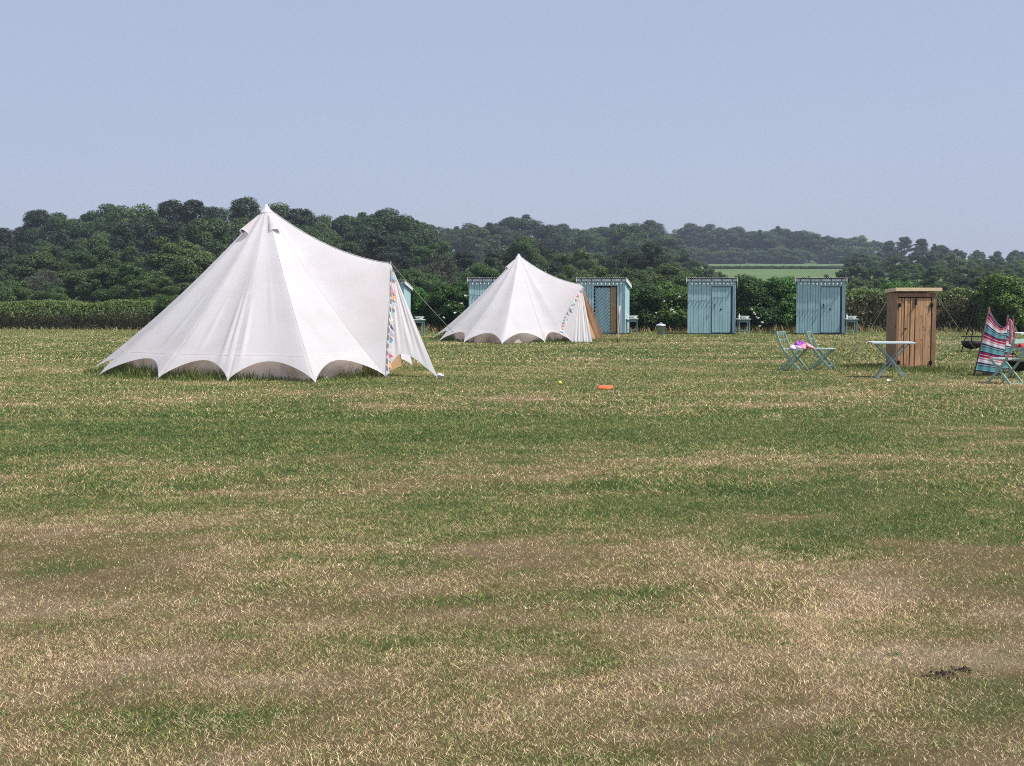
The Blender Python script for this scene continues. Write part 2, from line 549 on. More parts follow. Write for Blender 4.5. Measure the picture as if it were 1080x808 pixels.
def blades_mesh(name, X, Y, Z, h, w, dry, lean=0.55, tone_lo=.6):
    n = len(X)
    a = RNG.random(n) * 2 * PI
    la = RNG.random(n) * 2 * PI
    ll = h * lean * (0.3 + 1.1 * RNG.random(n))
    side = np.stack([np.cos(a), np.sin(a), np.zeros(n)], 1) * (w / 2)[:, None]
    base = np.stack([X, Y, Z], 1)
    ld = np.stack([np.cos(la), np.sin(la), np.zeros(n)], 1)
    up = np.array([0, 0, 1.0])
    mid = base + ld * (ll * 0.52)[:, None] + up * (h * 0.50)[:, None]
    tip = base + ld * ll[:, None] + up * (h * (1 - 0.22 * RNG.random(n)))[:, None]
    V = np.empty((n, 5, 3), dtype=np.float32)
    V[:, 0] = base - side; V[:, 1] = base + side
    V[:, 2] = mid + side * 0.8; V[:, 3] = mid - side * 0.8; V[:, 4] = tip
    i = np.arange(n) * 5
    q = np.stack([i, i + 1, i + 2, i + 3], 1)
    t = np.stack([i + 3, i + 2, i + 4], 1)
    return np_mesh(name, V.reshape(-1, 3), [q, t], False, {'dry': np.repeat(dry, 5), 'tone': np.repeat(tone_lo + (1.45 - tone_lo) * RNG.random(n) ** 1.2, 5)})


def lawn():
    parts = []
    for y0, y1, dens, hk, wk in ((3.6, 7, 21000, 0.015, 0.0017), (7, 11, 9500, 0.018, 0.0024), (11, 18, 3400, 0.022, 0.0041),
                                 (18, 32, 1100, 0.027, 0.0080), (32, 62, 280, 0.032, 0.017)):
        half = lambda yy: 0.372 * yy * 1.16 + 0.5
        area = (half(y0) + half(y1)) * (y1 - y0)
        n = int(area * dens)
        u = RNG.random(n)
        # area-uniform in a trapezoid
        a, b = half(y0), half(y1)
        w = np.sqrt(a * a + u * (b * b - a * a))
        Y = y0 + (w - a) / (b - a) * (y1 - y0)
        X = (RNG.random(n) * 2 - 1) * half(Y)
        d = dryness(X, Y)
        r = RNG.random(n)
        dry = np.clip(d + (r - 0.5) * 1.05, 0.02, 1)
        pick = RNG.random(n)
        dry = np.where(pick < 0.10, np.clip(d - 0.35, 0.05, 1), dry)
        dry = np.where(pick > 0.95, np.clip(d + 0.3, 0, 1), dry)
        h = hk * (0.45 + 1.0 * RNG.random(n)) * np.where(d < 0.45, 1.15, 0.9)
        wd = wk * (0.6 + 0.8 * RNG.random(n))
        lng = RNG.random(n) > 0.995
        h = np.where(lng, h * 1.7, h)
        parts.append((X, Y, h, wd, dry))
    # small weeds, greener tufts and pale bents in the near turf
    for cnt, blades, rad, hh, lo_, hi_, ww in ((170, 42, .035, .030, .05, .38, .0026), (90, 30, .07, .030, .80, 1.0, .0022), (120, 26, .022, .016, .0, .2, .0055)):
        ty = 4.3 + 10.5 * RNG.random(cnt) ** 1.4
        tx = (RNG.random(cnt) * 2 - 1) * (.40 * ty + .3)
        X = np.repeat(tx, blades) + RNG.normal(size=cnt * blades) * rad * 1.4
        Y = np.repeat(ty, blades) + RNG.normal(size=cnt * blades) * rad
        parts.append((X, Y, hh * (.5 + RNG.random(len(X))), ww * (.7 + .6 * RNG.random(len(X))), lo_ + (hi_ - lo_) * RNG.random(len(X))))
    X, Y, h, wd, dry = [np.concatenate(p) for p in zip(*parts)]
    me = blades_mesh('lawn_grass', X, Y, np.zeros(len(X)) - 0.004, h, wd, dry, 1.5, .42)
    o = link_mesh('lawn_grass', me, M['blade'])
    tag(o, 'short mown half-dry grass covering the camping field', 'grass', None, 'stuff')


lawn()

# ------------------------------------------------------------------ tents
TENTS = 'white bell tents'


def make_tent(label, Cx, Cy, Za, pegs, Fp, Gp, Hp, T, sag=0.045, arch=0.36, wall_r=0.80, hoods=(), rope_to=None, porch=None, kscale=1.0, fold_edge=None, creases=()):
    root = empty('bell_tent', (Cx, Cy, 0), 0, label, 'tent', TENTS)
    O = Vector((Cx, Cy, 0))
    A = Vector((0, 0, Za))
    pg = [Vector((r * math.cos(math.radians(a)), r * math.sin(math.radians(a)), 0)) for a, r in pegs]
    Fp, Gp, Hp, T = Fp - O, Gp - O, Hp - O, T - O
    ring = [Hp] + pg + [Fp]

    def prof(t): return 1 - t - sag * 4 * t * (1 - t)

    def surf(i, u, t):
        p, q = ring[i], ring[i + 1]
        s_ = max(0.0, math.sin(PI * u))
        b = p.lerp(q, u)
        rad = p.length + (q.length - p.length) * u
        b = b.normalized() * (b.length + (rad - b.length) * .95 * (1 - t * .25))
        b = b * (1 - 0.16 * s_ ** 0.8)
        zb = arch * s_ ** 0.62
        # cloth slackens inwards a little between the seams
        k = 1 - 0.003 * s_ * math.sin(PI * t)
        for j, u0, wd, am, ta, tb in creases:          # slack folds in the cloth
            if j == i and ta < t < tb:
                k += am * math.exp(-((u - u0) / wd) ** 2) * math.sin(PI * (t - ta) / (tb - ta)) ** 1.5
        return Vector((b.x * t * k, b.y * t * k, zb + (Za - zb) * prof(t) + 0.0))

    def ridge(t):
        p = A.lerp(T, t)
        p.z -= 0.21 * kscale * 4 * t * (1 - t)
        return p

    def seam_pt(p, t): return Vector((p.x * t, p.y * t, Za * prof(t)))

    m = MB()
    for i in range(len(ring) - 1):
        b0 = len(m.v)
        m.grid(lambda u, t, i=i: surf(i, u, t ** 0.8 if t > 0 else 0), 44, 26)
        for k in range(b0, len(m.v)):
            u, v = m.uv[k]; m.uv[k] = (i + u, v * 1.0)
    for p, k0 in ((Fp, 20), (Hp, 30)):
        b0 = len(m.v)

        def side(u, t, p=p):
            a, b = seam_pt(p, t), ridge(t)
            x = a.lerp(b, u)
            return x - (Vector((x.x, x.y, 0)).normalized() if x.length > 1e-3 else Vector()) * 0.10 * kscale * math.sin(PI * u) * math.sin(PI * t)
        m.grid(side, 16, 22)
        for k in range(b0, len(m.v)):
            u, v = m.uv[k]; m.uv[k] = (k0 + u, v)
    m.build('canvas_roof', M['canvas'], root, True, True)
    # seams
    for i, p in enumerate(ring):
        s_ = MB(); s_.tube([seam_pt(p, t / 24) + Vector((0, 0, 0.004)) for t in range(1, 25)], 0.0032, 5); s_.build('seam', M['seam'], root)
    s_ = MB(); s_.tube([ridge(t / 16) + Vector((0, 0, 0.004)) for t in range(17)], 0.008, 5); s_.build('ridge_seam', M['seam'], root)
    def at_height(i, u, h):
        lo, hi = 0.3, 1.0
        for _ in range(24):
            md = (lo + hi) / 2
            if surf(i, u, md).z > h: lo = md
            else: hi = md
        p = surf(i, u, lo); return p + Vector((p.x, p.y, 0)).normalized() * .003
    s_ = MB(); s_.tube([at_height(i, u / 12, arch + .10) for i in range(len(ring) - 1) for u in range(12)], 0.003, 4); s_.build('hem_seam', M['canvas_door'], root)
    # low wall behind the scalloped skirt
    w = MB()
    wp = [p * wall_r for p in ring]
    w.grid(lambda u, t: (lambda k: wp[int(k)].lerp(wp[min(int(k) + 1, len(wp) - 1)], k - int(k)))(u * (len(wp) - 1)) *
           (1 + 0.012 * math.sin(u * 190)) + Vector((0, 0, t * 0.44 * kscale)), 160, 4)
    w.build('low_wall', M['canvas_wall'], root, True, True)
    # apex cap
    c = MB(); c.lathe([(0.001, 0.055 * kscale), (0.022, 0.045 * kscale), (0.05, -0.01), (0.135 * kscale, -0.115 * kscale)], 16, A); c.build('apex_cap', M['canvas'], root, True, True)
    # vent hoods
    for ang in hoods:
        a = math.radians(ang)
        d = Vector((math.cos(a), math.sin(a), 0)); sd = Vector((-d.y, d.x, 0))
        rr = 3.6 * kscale

        def on(t): return Vector((d.x * rr * t * 0.95, d.y * rr * t * 0.95, Za * prof(t)))
        t0, t1 = 0.05, 0.15
        nrm = (d * 0.72 + Vector((0, 0, 0.70))).normalized()

        def hood(u, v, k=1.0):
            t = t0 + (t1 - t0) * v
            wd = (0.02 + 0.115 * v) * kscale * k
            an = PI * u
            return on(t) + sd * (math.cos(an) * wd) + nrm * (math.sin(an) * wd * 1.05 + 0.01)
        h_ = MB(); h_.grid(hood, 10, 6)
        hob = h_.build('vent_hood', M['canvas'], root, True, True)
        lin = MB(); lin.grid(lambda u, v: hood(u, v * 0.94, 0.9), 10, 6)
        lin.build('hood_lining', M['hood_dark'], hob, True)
    # pegs and peg loops
    for p in ring[1:] + [Gp]:
        d = Vector((p.x, p.y, 0)).normalized()
        k = MB(); k.tube([p + d * 0.05 + Vector((0, 0, -0.05)), p + d * 0.08 + Vector((0, 0, 0.045))], 0.009, 6)
        k.tube([p + Vector((0, 0, 0.012)), p + d * 0.07 + Vector((0, 0, 0.028))], 0.006, 5)
        k.build('peg', M['peg'], root)
    # front curtain pulled to its peg
    e = (Gp - Fp)
    nrm = e.cross(T - Fp).normalized()
    cm = MB()

    def curtain(u, v):
        bt = Fp.lerp(Gp, u).lerp(T, (arch * 1.25 * abs(math.sin(PI * u ** .72)) ** 0.85 if fold_edge is None else 0.03) / T.z)
        x = T.lerp(bt, v)
        amp = (0.016 if fold_edge is None else 0.012) * (v ** 0.6) * (0.3 + 0.9 * abs(math.sin(u * 5.3 + 1)))
        amp *= (1 - .9 * v ** 5) if fold_edge is None else 1
        return x + nrm * amp * (math.sin(u * 23 + 1.3 * math.sin(v * 4) + 2 * math.sin(u * 4)) + 0.6 * math.sin(u * 41 + 2 + v))
    cm.grid(curtain, 60, 24)
    cm.build('front_curtain', M['canvas'], root, True, True)
    # closed canvas door behind it
    dm = MB()
    T2 = T * 0.94; T2.z = T.z * 0.97
    dm.grid(lambda u, v: T2.lerp(Fp.lerp(Hp, u) * 0.93, v), 8, 8)
    dm.build('door_panel', M['canvas_shade_tan'], root, True, True)  # tan stands for shaded canvas inside the porch
    if porch:
        q = porch - O
        pm = MB(); pm.grid(lambda u, v: (T + Vector((0, 0, -0.03))).lerp((Hp * 1.01).lerp(q, u), v) + Vector((0, 0.02 * math.sin(u * 9) * v, 0)), 10, 12)
        pm.build('porch_flap', M['canvas_shade_tan'], root, True, True)  # tan colour stands for shade on the far inner side
    # poles
    pm = MB(); pm.tube([(0, 0, 0), (0, 0, Za + 0.02)], 0.022, 8); pm.build('centre_pole', M['pole'], root)
    b = Fp.lerp(Hp, 0.5) * 0.95
    pm = MB(); pm.tube([Vector((T.x * 0.985, T.y, 0)), T + Vector((0, 0, 0.05))], 0.014, 8); pm.build('porch_pole', M['pole'], root)
    if rope_to:
        r = rope_to - O
        rm = MB(); rm.tube([(T + Vector((0, 0, 0.02))).lerp(r, k / 8) - Vector((0, 0, 0.05 * math.sin(PI * k / 8))) for k in range(9)], 0.0055, 5)
        rm.build('guy_rope', M['rope'], root)
        k = MB(); k.tube([r + Vector((0.02, 0, -0.05)), r + Vector((0.08, 0.03, 0.08))], 0.01, 6); k.build('peg', M['peg'], root)
    return root, T + O, Fp + O, Gp + O


T1c = P(282, 308, 29.0)
E1 = lambda px, py: G(px, py)


def polar(c, p): return (math.degrees(math.atan2(p.y - c.y, p.x - c.x)) % 360, math.hypot(p.x - c.x, p.y - c.y))


c1 = Vector((T1c.x, 29.0, 0))
front1 = [polar(c1, G(99, 389)), polar(c1, G(104, 396.5)), polar(c1, G(166, 400.5)), polar(c1, G(240, 402.5)), polar(c1, G(333, 404.5))]
pegs1 = [(72, 3.6), (98, 3.6), (124, 3.6), (148, 3.7)] + front1
T1top = P(412, 278, 28.3)
tent1, T1w, F1w, G1w = make_tent('large white bell tent with scalloped skirt, nearest and biggest of the two', c1.x, c1.y, P(282, 218, 29.0).z, pegs1,
                                 G(408, 398.5), G(462, 399), Vector((c1.x + 2.9, c1.y + 2.0, 0)), T1top, hoods=(222, 296), rope_to=G(508, 381), creases=((7, .80, .045, .022, .45, 1.05), (7, .92, .03, .018, .4, .98), (8, .10, .035, .020, .5, 1.0), (7, .35, .05, .010, .5, 1.0), (6, .6, .06, .012, .4, 1.0), (8, .55, .06, .008, .3, .9), (9, .4, .08, .007, .3, .9)))
c2 = Vector((P(547, 308, 48).x, 48.0, 0))
front2 = [polar(c2, G(455, 358)), polar(c2, G(463, 360.2)), polar(c2, G(489, 362)), polar(c2, G(529.5, 363.5)), polar(c2, G(575, 361.6))]
pegs2 = [(75, 3.0), (100, 3.0), (126, 3.0), (150, 3.0)] + front2
tent2, T2w, F2w, G2w = make_tent('smaller white bell tent farther back, with tan-shaded porch flap and blue sheds behind', c2.x, c2.y, P(547, 269, 48).z, pegs2,
                                 G(604, 361.3), G(625, 361.6), G(637, 357.5), P(613, 300, 46.8), sag=0.045, arch=0.33, hoods=(212, 262), kscale=0.85,
                                 porch=G(619, 358), fold_edge=1)
# small white runner by the corner peg of the first tent
o = MB(); o.tube([G(459, 398) + Vector((0, 0, .03)), G(464, 398.6) + Vector((0, 0, .05)), G(467, 398) + Vector((0, 0, .03))], [0.02, 0.05, 0.03], 8)
o = o.build('guy_runner', M['white'], None, True)
tag(o, 'scrap of white plastic on the grass at the large tent\'s front corner peg', 'guy runner')


def bunting(label, pts, nflag, size):
    root = empty('bunting', pts[0], 0, label, 'bunting', 'bunting on the bell tents')
    p0 = pts[0]
    L = [0.0]
    for a, b in zip(pts, pts[1:]): L.append(L[-1] + (b - a).length)

    def at(s_):
        s_ *= L[-1]
        for i in range(len(pts) - 1):
            if s_ <= L[i + 1] or i == len(pts) - 2:
                return pts[i].lerp(pts[i + 1], (s_ - L[i]) / max(1e-6, L[i + 1] - L[i])) - p0
    s_ = MB(); s_.tube([at(k / 20) for k in range(21)], 0.005, 5); s_.build('string', M['rope'], root)
    for k in range(nflag):
        a, b = at((k + 0.15) / nflag), at((k + 0.85) / nflag)
        dz = Vector((random.uniform(0.2, 0.95) * size, random.uniform(-0.5, -0.1) * size, random.uniform(-0.8, -0.2) * size))
        t = a.lerp(b, 0.5) + dz
        m = MB(); off = Vector((0, -0.004, 0))
        m.add([a + off, b + off, t + off + Vector((0, random.uniform(-.05, 0), 0)), a - off, b - off, t - off], [(0, 1, 2), (5, 4, 3), (0, 3, 4, 1), (1, 4, 5, 2), (2, 5, 3, 0)])
        m.build('flag', FLAGS[(k * 4 + nflag) % len(FLAGS)], root)


off = Vector((0.03, -0.10, 0))
bunting('string of faded pink, blue and orange bunting down the large tent\'s front edge',
        [T1w + off + Vector((0, 0, -.05)), T1w.lerp(F1w, .35) + off + Vector((.03, 0, 0)), T1w.lerp(F1w, .7) + off, T1w.lerp(F1w, .97) + off], 15, 0.14)
b2 = P(590, 352, 45.4)
bunting('string of small dark and pink bunting slanting across the smaller tent\'s front',
        [T2w + off + Vector((0, -.1, -.05)), P(604, 319, 45.8), P(597, 338, 45.4), P(590, 350, 44.9)], 15, 0.12)
bunting('short bunting with white flags along the smaller tent\'s tan porch edge',
        [T2w + Vector((.08, -.15, -.1)), T2w.lerp(G(637, 357.5), 0.3) + Vector((.02, -.1, .0)), T2w.lerp(G(637, 357.5), 0.55) + Vector((.02, -.1, 0))], 6, 0.14)


# long grass left uncut round the tents and along the hedge
def ring_grass():
    Xs, Ys, Hs, Ds, Ws = [], [], [], [], []
    for c, pl, k, lo in ((c1, front1, 1.0, 0.74), (c2, front2, 1.0, 0.76)):
        n = 6500 if c is c1 else 3600
        a = np.radians(RNG.uniform(165, 325, n))
        r = RNG.uniform(lo, 1.03, n) * (3.65 if c is c1 else 3.1)
        X, Y = c.x + r * np.cos(a), c.y + r * np.sin(a)
        Xs.append(X); Ys.append(Y); rn = r / (3.65 if c is c1 else 3.1); Hs.append((0.10 + 0.20 * RNG.random(n) ** 1.6) * (0.5 + fbm(X * 1.8, Y * 1.8, 4)) * np.interp(rn, [.8, .88, .95, 1.03], [1, .85, .4, .25]))
        Ds.append(np.clip(0.12 + 0.3 * RNG.random(n) + 0.35 * (RNG.random(n) > .9), 0, 1)); Ws.append(np.full(n, 0.014 if c is c1 else 0.022))
    # hedge strip and round the shed row
    n = 15000
    X = RNG.uniform(-28, 24, n); Y = RNG.uniform(54.6, 61.2, n)
    keep = (Y > np.where(X < -7, 59.4, 55.0)) & ~((Y < 56.5) & (RNG.random(n) < 0.4))
    X, Y = X[keep], Y[keep]; n = len(X)
    Xs.append(X); Ys.append(Y)
    Hs.append((0.10 + 0.32 * RNG.random(n)) * (0.35 + 1.1 * fbm(X * 0.8, Y * 0.8, 9)) * np.where(X < -8, 0.6, 1.0))
    Ds.append(np.clip(0.36 + 0.5 * RNG.random(n), 0, 1)); Ws.append(np.full(n, 0.03))
    # tufts by locker, table and chairs
    for px, py, rad, n, hh in ((932, 388, .4, 700, .09), (985, 390, .3, 350, .09), (960, 391, .5, 500, .06), (905, 388, 1.0, 1200, .07), (1010, 392, .9, 900, .08), (640, 360, 1.2, 600, .12)):
        g = G(px, py)
        Xs.append(g.x + RNG.normal(0, rad, n)); Ys.append(g.y + RNG.normal(0, rad * .7, n)); Hs.append(hh * (.5 + RNG.random(n)))
        Ds.append(np.clip(.15 + .35 * RNG.random(n), 0, 1)); Ws.append(np.full(n, .014))
    X, Y, H, D, W = [np.concatenate(q) for q in (Xs, Ys, Hs, Ds, Ws)]
    me = blades_mesh('long_grass', X, Y, np.zeros(len(X)), H, W, D, 0.5)
    tag(link_mesh('long_grass', me, M['longblade']), 'long uncut green grass round the tents and along the hedge', 'grass', None, 'stuff')


ring_grass()


# ------------------------------------------------------------------ sheds
SHEDS = 'blue wooden camp sheds'


def make_shed(label, loc, rz, W=1.80, H=2.12, D=1.5, open_door=False, hole=True):
    root = empty('camp_shed', loc, rz, label, 'shed', SHEDS)
    hb = H - 0.22
    dx0, dx1, dh = (0.0, W / 2 - 0.16, H - 0.30) if not open_door else (-0.30, W / 2 - 0.34, H - 0.28)

    def top(y): return H + (hb - H) * (y / D)
    core = MB()
    z0 = 0.05
    # dark carcass slightly inside the boards
    if not open_door:
        core.add([(-W / 2 + .02, .02, z0), (W / 2 - .02, .02, z0), (W / 2 - .02, D - .02, z0), (-W / 2 + .02, D - .02, z0),
                  (-W / 2 + .02, .02, H - .01), (W / 2 - .02, .02, H - .01), (W / 2 - .02, D - .02, hb - .01), (-W / 2 + .02, D - .02, hb - .01)],
                 [(3, 2, 1, 0), (4, 5, 6, 7), (0, 1, 5, 4), (1, 2, 6, 5), (2, 3, 7, 6), (3, 0, 4, 7)])
    else:
        core.box((-W / 2 + .03, D / 2, H / 2 - .1), (.02, D - .06, H - .3)); core.box((W / 2 - .03, D / 2, H / 2 - .1), (.02, D - .06, H - .3))
        core.box((0, D - .03, H / 2 - .1), (W - .1, .02, H - .3))
    core.build('frame', M['shed_dark'], root)
    for nm, face in (('front_wall', 0), ('side_wall', 1), ('side_wall', 2), ('back_wall', 3)):
        w = MB()
        L = W if face in (0, 3) else D
        n = int(round(L / 0.098))
        st = L / n
        for i in range(n):
            a = i * st
            j = random.uniform(-.0025, .0025)
            c = a + st / 2
            if face == 0:
                x = -W / 2 + c
                if dx0 - 0.02 < x < dx1 + 0.02:
                    w.box((x, .002 + j, (dh + H) / 2 + .012), (st - .011, .022, H - dh - .03))
                else:
                    w.box((x, .002 + j, (z0 + H) / 2), (st - .011, .022, H - z0))
            elif face == 3:
                w.box((-W / 2 + c, D - .002, (z0 + hb) / 2), (st - .011, .022, hb - z0))
            else:
                h = top(c) - .01
                w.box(((1 if face == 1 else -1) * (W / 2 - .002 + j), c, (z0 + h) / 2), (.022, st - .011, h - z0))
        w.build(nm, M['shed'], root)
    if not open_door:
        d = MB()
        n = 7; st = (dx1 - dx0 - .02) / n
        for i in range(n):
            d.box((dx0 + .01 + st * (i + .5), -.012 + random.uniform(-.002, .002), (z0 + dh) / 2 + .01), (st - .009, .024, dh - z0 - .04))
        dr = d.build('door', M['shed_door'], root)
        hd = MB(); hd.tube([(dx0 + .10, -.02, 1.02), (dx0 + .10, -.065, 1.03), (dx0 + .10, -.065, 1.17), (dx0 + .10, -.02, 1.18)], .012, 6); hd.build('handle', M['black'], dr)
        if hole:
            hl = MB(); hl.lathe([(.0005, 0), (.036, 0), (.036, .014), (.0005, .014)], 14)
            for v in hl.v: v.x, v.y, v.z = v.x + dx0 + .36, -v.z - .022, v.y + 0.98
            hl.build('knob', M['black'], dr)  # black disc standing for the dark round hole in the door
        g = MB()
        for x in (dx0 - .004, dx1 + .004): g.box((x, -.006, (z0 + dh) / 2), (.012, .012, dh - z0))
        g.box(((dx0 + dx1) / 2, -.006, dh + .002), (dx1 - dx0 + .03, .012, .012)); g.build('door_gap', M['shed_dark'], root)
    else:
        # doorway: the door stands open inside, its diagonal boards showing, plywood jamb to the right
        d = MB()
        x0, x1 = dx0 + .02, dx1 - .24
        for k in range(-14, 22):
            zc = k * .135
            a, b = Vector((x0, .12, zc)), Vector((x1, .12, zc + (x1 - x0) * 0.95))
            pa, pb = [], []
            if b.z < z0 + .1 or a.z > dh - .08: continue
            ta = max(0, (z0 + .06 - a.z) / (b.z - a.z)); tb = min(1, (dh - .05 - a.z) / (b.z - a.z))
            if tb - ta < .05: continue
            d.bar(a.lerp(b, ta), a.lerp(b, tb), .02, .082, (0, 0, 1))
        d.box(((x0 + x1) / 2, .16, dh / 2), (x1 - x0, .02, dh - .08))
        d.build('door', M['shed_door'], root)
        j = MB(); j.box((dx1 - .11, .10, (z0 + dh) / 2), (.22, .02, dh - z0 - .03)); j.build('plywood_jamb', M['ply'], root)
    for yy in (.05, D - .05):
        b = MB(); b.box((0, yy, .025), (W + .02, .12, .05)); b.build('base_bearer', M['shed_dark'], root)
    for sx in (-1, 1):
        c = MB(); c.box((sx * (W / 2 + .012), -.004, (z0 + H) / 2 - .04), (.024, .045, H - z0 - .1)); c.build('corner_trim', M['shed_lt'], root)
    # corrugated roof with wavy front edge
    r = MB(); ov = .10
    wv = lambda x: .014 * math.sin(x * 2 * PI / .076)
    r.grid(lambda u, v: (-W / 2 - ov + u * (W + 2 * ov), -.095 + v * (D + .24), H + .045 + (hb - H) * ((-.095 + v * (D + .24)) / D) + wv(u * (W + 2 * ov))), 200, 3)
    r.build('roof', M['roof'], root, True, False, 0, .006)
    fs = MB(); fs.box((0, -.06, H - .035), (W + .10, .024, .075)); fs.build('front_fascia', M['trim'], root)
    for sx in (-1, 1):
        bb = MB(); sl = math.atan2(hb - H, D)
        bb.box((sx * (W / 2 + .075), D / 2 - .02, (H + hb) / 2 - .045), (.022, D + .22, .13), 0, sl); bb.build('barge_board', M['trim'], root)
    for k in range(5):
        br = MB(); br.box((-W / 2 + .12 + k * (W - .24) / 4, -.076, H - .03), (.035, .02, .06)); br.build('rafter_end', M['shed_dark'], root)
    return root


def string_lights(label, loc, rz, W, H):
    root = empty('string_lights', loc, rz, label, 'string lights', 'fairy lights under the shed eaves')
    s_ = MB(); n = 11
    pts = [(-W / 2 + W * k / n, -.105, H - .10 - .025 * abs(math.sin(k * 1.7))) for k in range(n + 1)]
    s_.tube(pts, .004, 5); s_.build('cable', M['black'], root)
    for k in range(n):
        x = -W / 2 + W * (k + .5) / n
        b = MB(); z = H - .125 - .02 * random.random(); L_ = random.uniform(.07, .10)
        b.lathe([(.001, 0), (.018, -.01), (.026, -.045), (.016, -L_ + .01), (.001, -L_)], 8, (x, -.115, z)); b.build('bulb', M['bulb'], root, True)


SY = 53.5
shed_spec = [
    ('blue shed half hidden behind the large tent\'s front curtain, only its right end showing', 403, -0.10, False),
    ('blue shed with closed door, mostly hidden behind the smaller tent\'s left slope', 519.5, -0.06, False),
    ('blue shed with open doorway showing diagonal boards and plywood, behind smaller tent', 634.5, -0.20, True),
    ('blue shed with closed door beside the white-lidded bin, fully visible', 750.5, -0.165, False),
    ('blue shed with closed door behind the two folding chairs, nearest the wooden locker', 865.5, -0.24, False)]
light_lab = [None, 'row of small white bulbs under the eave left of the smaller tent', 'row of small white bulbs above the open shed doorway',
             'row of small white bulbs on the shed beside the bin', 'row of small white bulbs on the shed nearest the locker']
shed_pos = []
for i, (lab, px, rz, op) in enumerate(shed_spec):
    y_ = SY
    p = G(px, 308 + EYE * F / y_); p = Vector((P(px, 330, y_).x, y_, 0))
    w_ = 1.80 if i else 1.7
    make_shed(lab, p, rz, w_, 2.14 if i != 0 else 2.05, 1.5, op)
    if i: string_lights(light_lab[i], p, rz, w_ - .12, 2.14)
    shed_pos.append(p)

# wash stands beside the sheds
WASH = 'washstands beside the sheds'
wash = empty('washstand', (0, 0, 0), 0, None, 'washstand', WASH)
_t = MB(); _t.box((0, 0, .605), (.50, .42, .03)); _t.build('stand_top', M['tabletop'], wash, bevel=.004)
for sx in (-1, 1):
    for sy in (-1, 1):
        l = MB(); l.box((sx * .20, sy * .16, .295), (.032, .032, .59)); l.build('leg', M['washgreen'], wash)
_t = MB(); _t.box((0, 0, .17), (.38, .30, .02)); _t.box((0, .16, .52), (.38, .02, .07)); _t.box((0, -.16, .52), (.38, .02, .07)); _t.build('shelf', M['washgreen'], wash)


def copy_tree(o, parent=None):
    c = o.copy(); COL.objects.link(c); c.parent = parent
    for ch in o.children: copy_tree(ch, c)
    return c


basin = MB(); basin.lathe([(.001, .012), (.10, .012), (.165, .09), (.185, .10), (.18, .088), (.11, .0), (.001, .0)], 20)
basin0 = basin.build('wash_basin', M['white'], None, True)
bottle = MB(); bottle.lathe([(.001, 0), (.032, .0), (.034, .01), (.034, .13), (.012, .16), (.012, .19), (.001, .19)], 12)
bottle0 = bottle.build('bottle', M['bulb'], None, True)
ws = [(441, 354.2, 'washstand between the large tent and the smaller tent, beside the half-hidden shed', 'basin on the washstand between the two tents'),
      (666.5, 352.6, 'washstand beside the shed with the open doorway', 'basin on the washstand by the open shed'),
      (784, 353.0, 'washstand with white basin right of the shed beside the bin', 'white basin on the washstand right of the shed beside the bin'),
      (897, 353.0, 'washstand right of the shed nearest the wooden locker', 'white basin on the washstand nearest the wooden locker')]
for i, (px, py, lab, lb) in enumerate(ws):
    o = wash if i == 0 else copy_tree(wash)
    g = G(px, py); o.location = g; o.rotation_euler = (0, 0, (.25, -.1, .06, .03)[i]); o['label'] = lab
    b = basin0 if i == 0 else basin0.copy()
    if i: COL.objects.link(b)
    b.location = g + Vector((.05, 0, .621)); b.scale = (1, 1, 1)
    tag(b, lb, 'basin', 'wash basins')
    if i >= 1:
        k = bottle0 if i == 1 else bottle0.copy()
        if i > 1: COL.objects.link(k)
        k.location = g + Vector((-.18, -.1, .621))
        tag(k, ('clear bottle on the washstand by the open shed', 'clear bottle on the washstand right of the shed beside the bin',
                'clear bottle on the washstand nearest the wooden locker')[i - 1], 'bottle', 'bottles on the washstands')

# metal dustbin
bn = empty('dustbin', G(697, 353.3), 0, 'small galvanised dustbin with pale lid between two blue sheds', 'bin')
b = MB(); b.lathe([(.13, 0), (.135, .01), (.165, .34), (.172, .35), (.172, .36), (.15, .36)], 20); b.build('body', M['galv'], bn, True)
b = MB(); b.lathe([(.19, .352), (.19, .385), (.17, .40), (.08, .43), (.001, .44)], 20); ld = b.build('lid', M['galv_lid'], bn, True)
b = MB(); b.tube([(-.05, 0, .43), (-.04, 0, .465), (.04, 0, .465), (.05, 0, .43)], .009, 6); b.build('handle', M['galv_lid'], ld)
for sx in (-1, 1):
    b = MB(); b.tube([(sx * .158, -.05, .27), (sx * .195, -.04, .25), (sx * .195, .04, .25), (sx * .158, .05, .27)], .008, 6); b.build('handle', M['galv'], bn)

# wooden stake right of the smaller tent
g = G(651.5, 361.5)
st = empty('stake', g, 0, 'thin weathered wooden stake standing right of the smaller tent', 'stake')
b = MB(); b.tube([(0, 0, -.05), (.01, 0, .4), (.035, 0, .85), (.06, .0, 1.20)], [.035, .033, .031, .03], 8); b.build('shaft', M['stick'], st, True)
b = MB(); b.tube([(0.0, 0, .0), (.007, 0, .26)], [.039, .037], 8); b.build('dark_foot', M['wood_dark'], st, True)


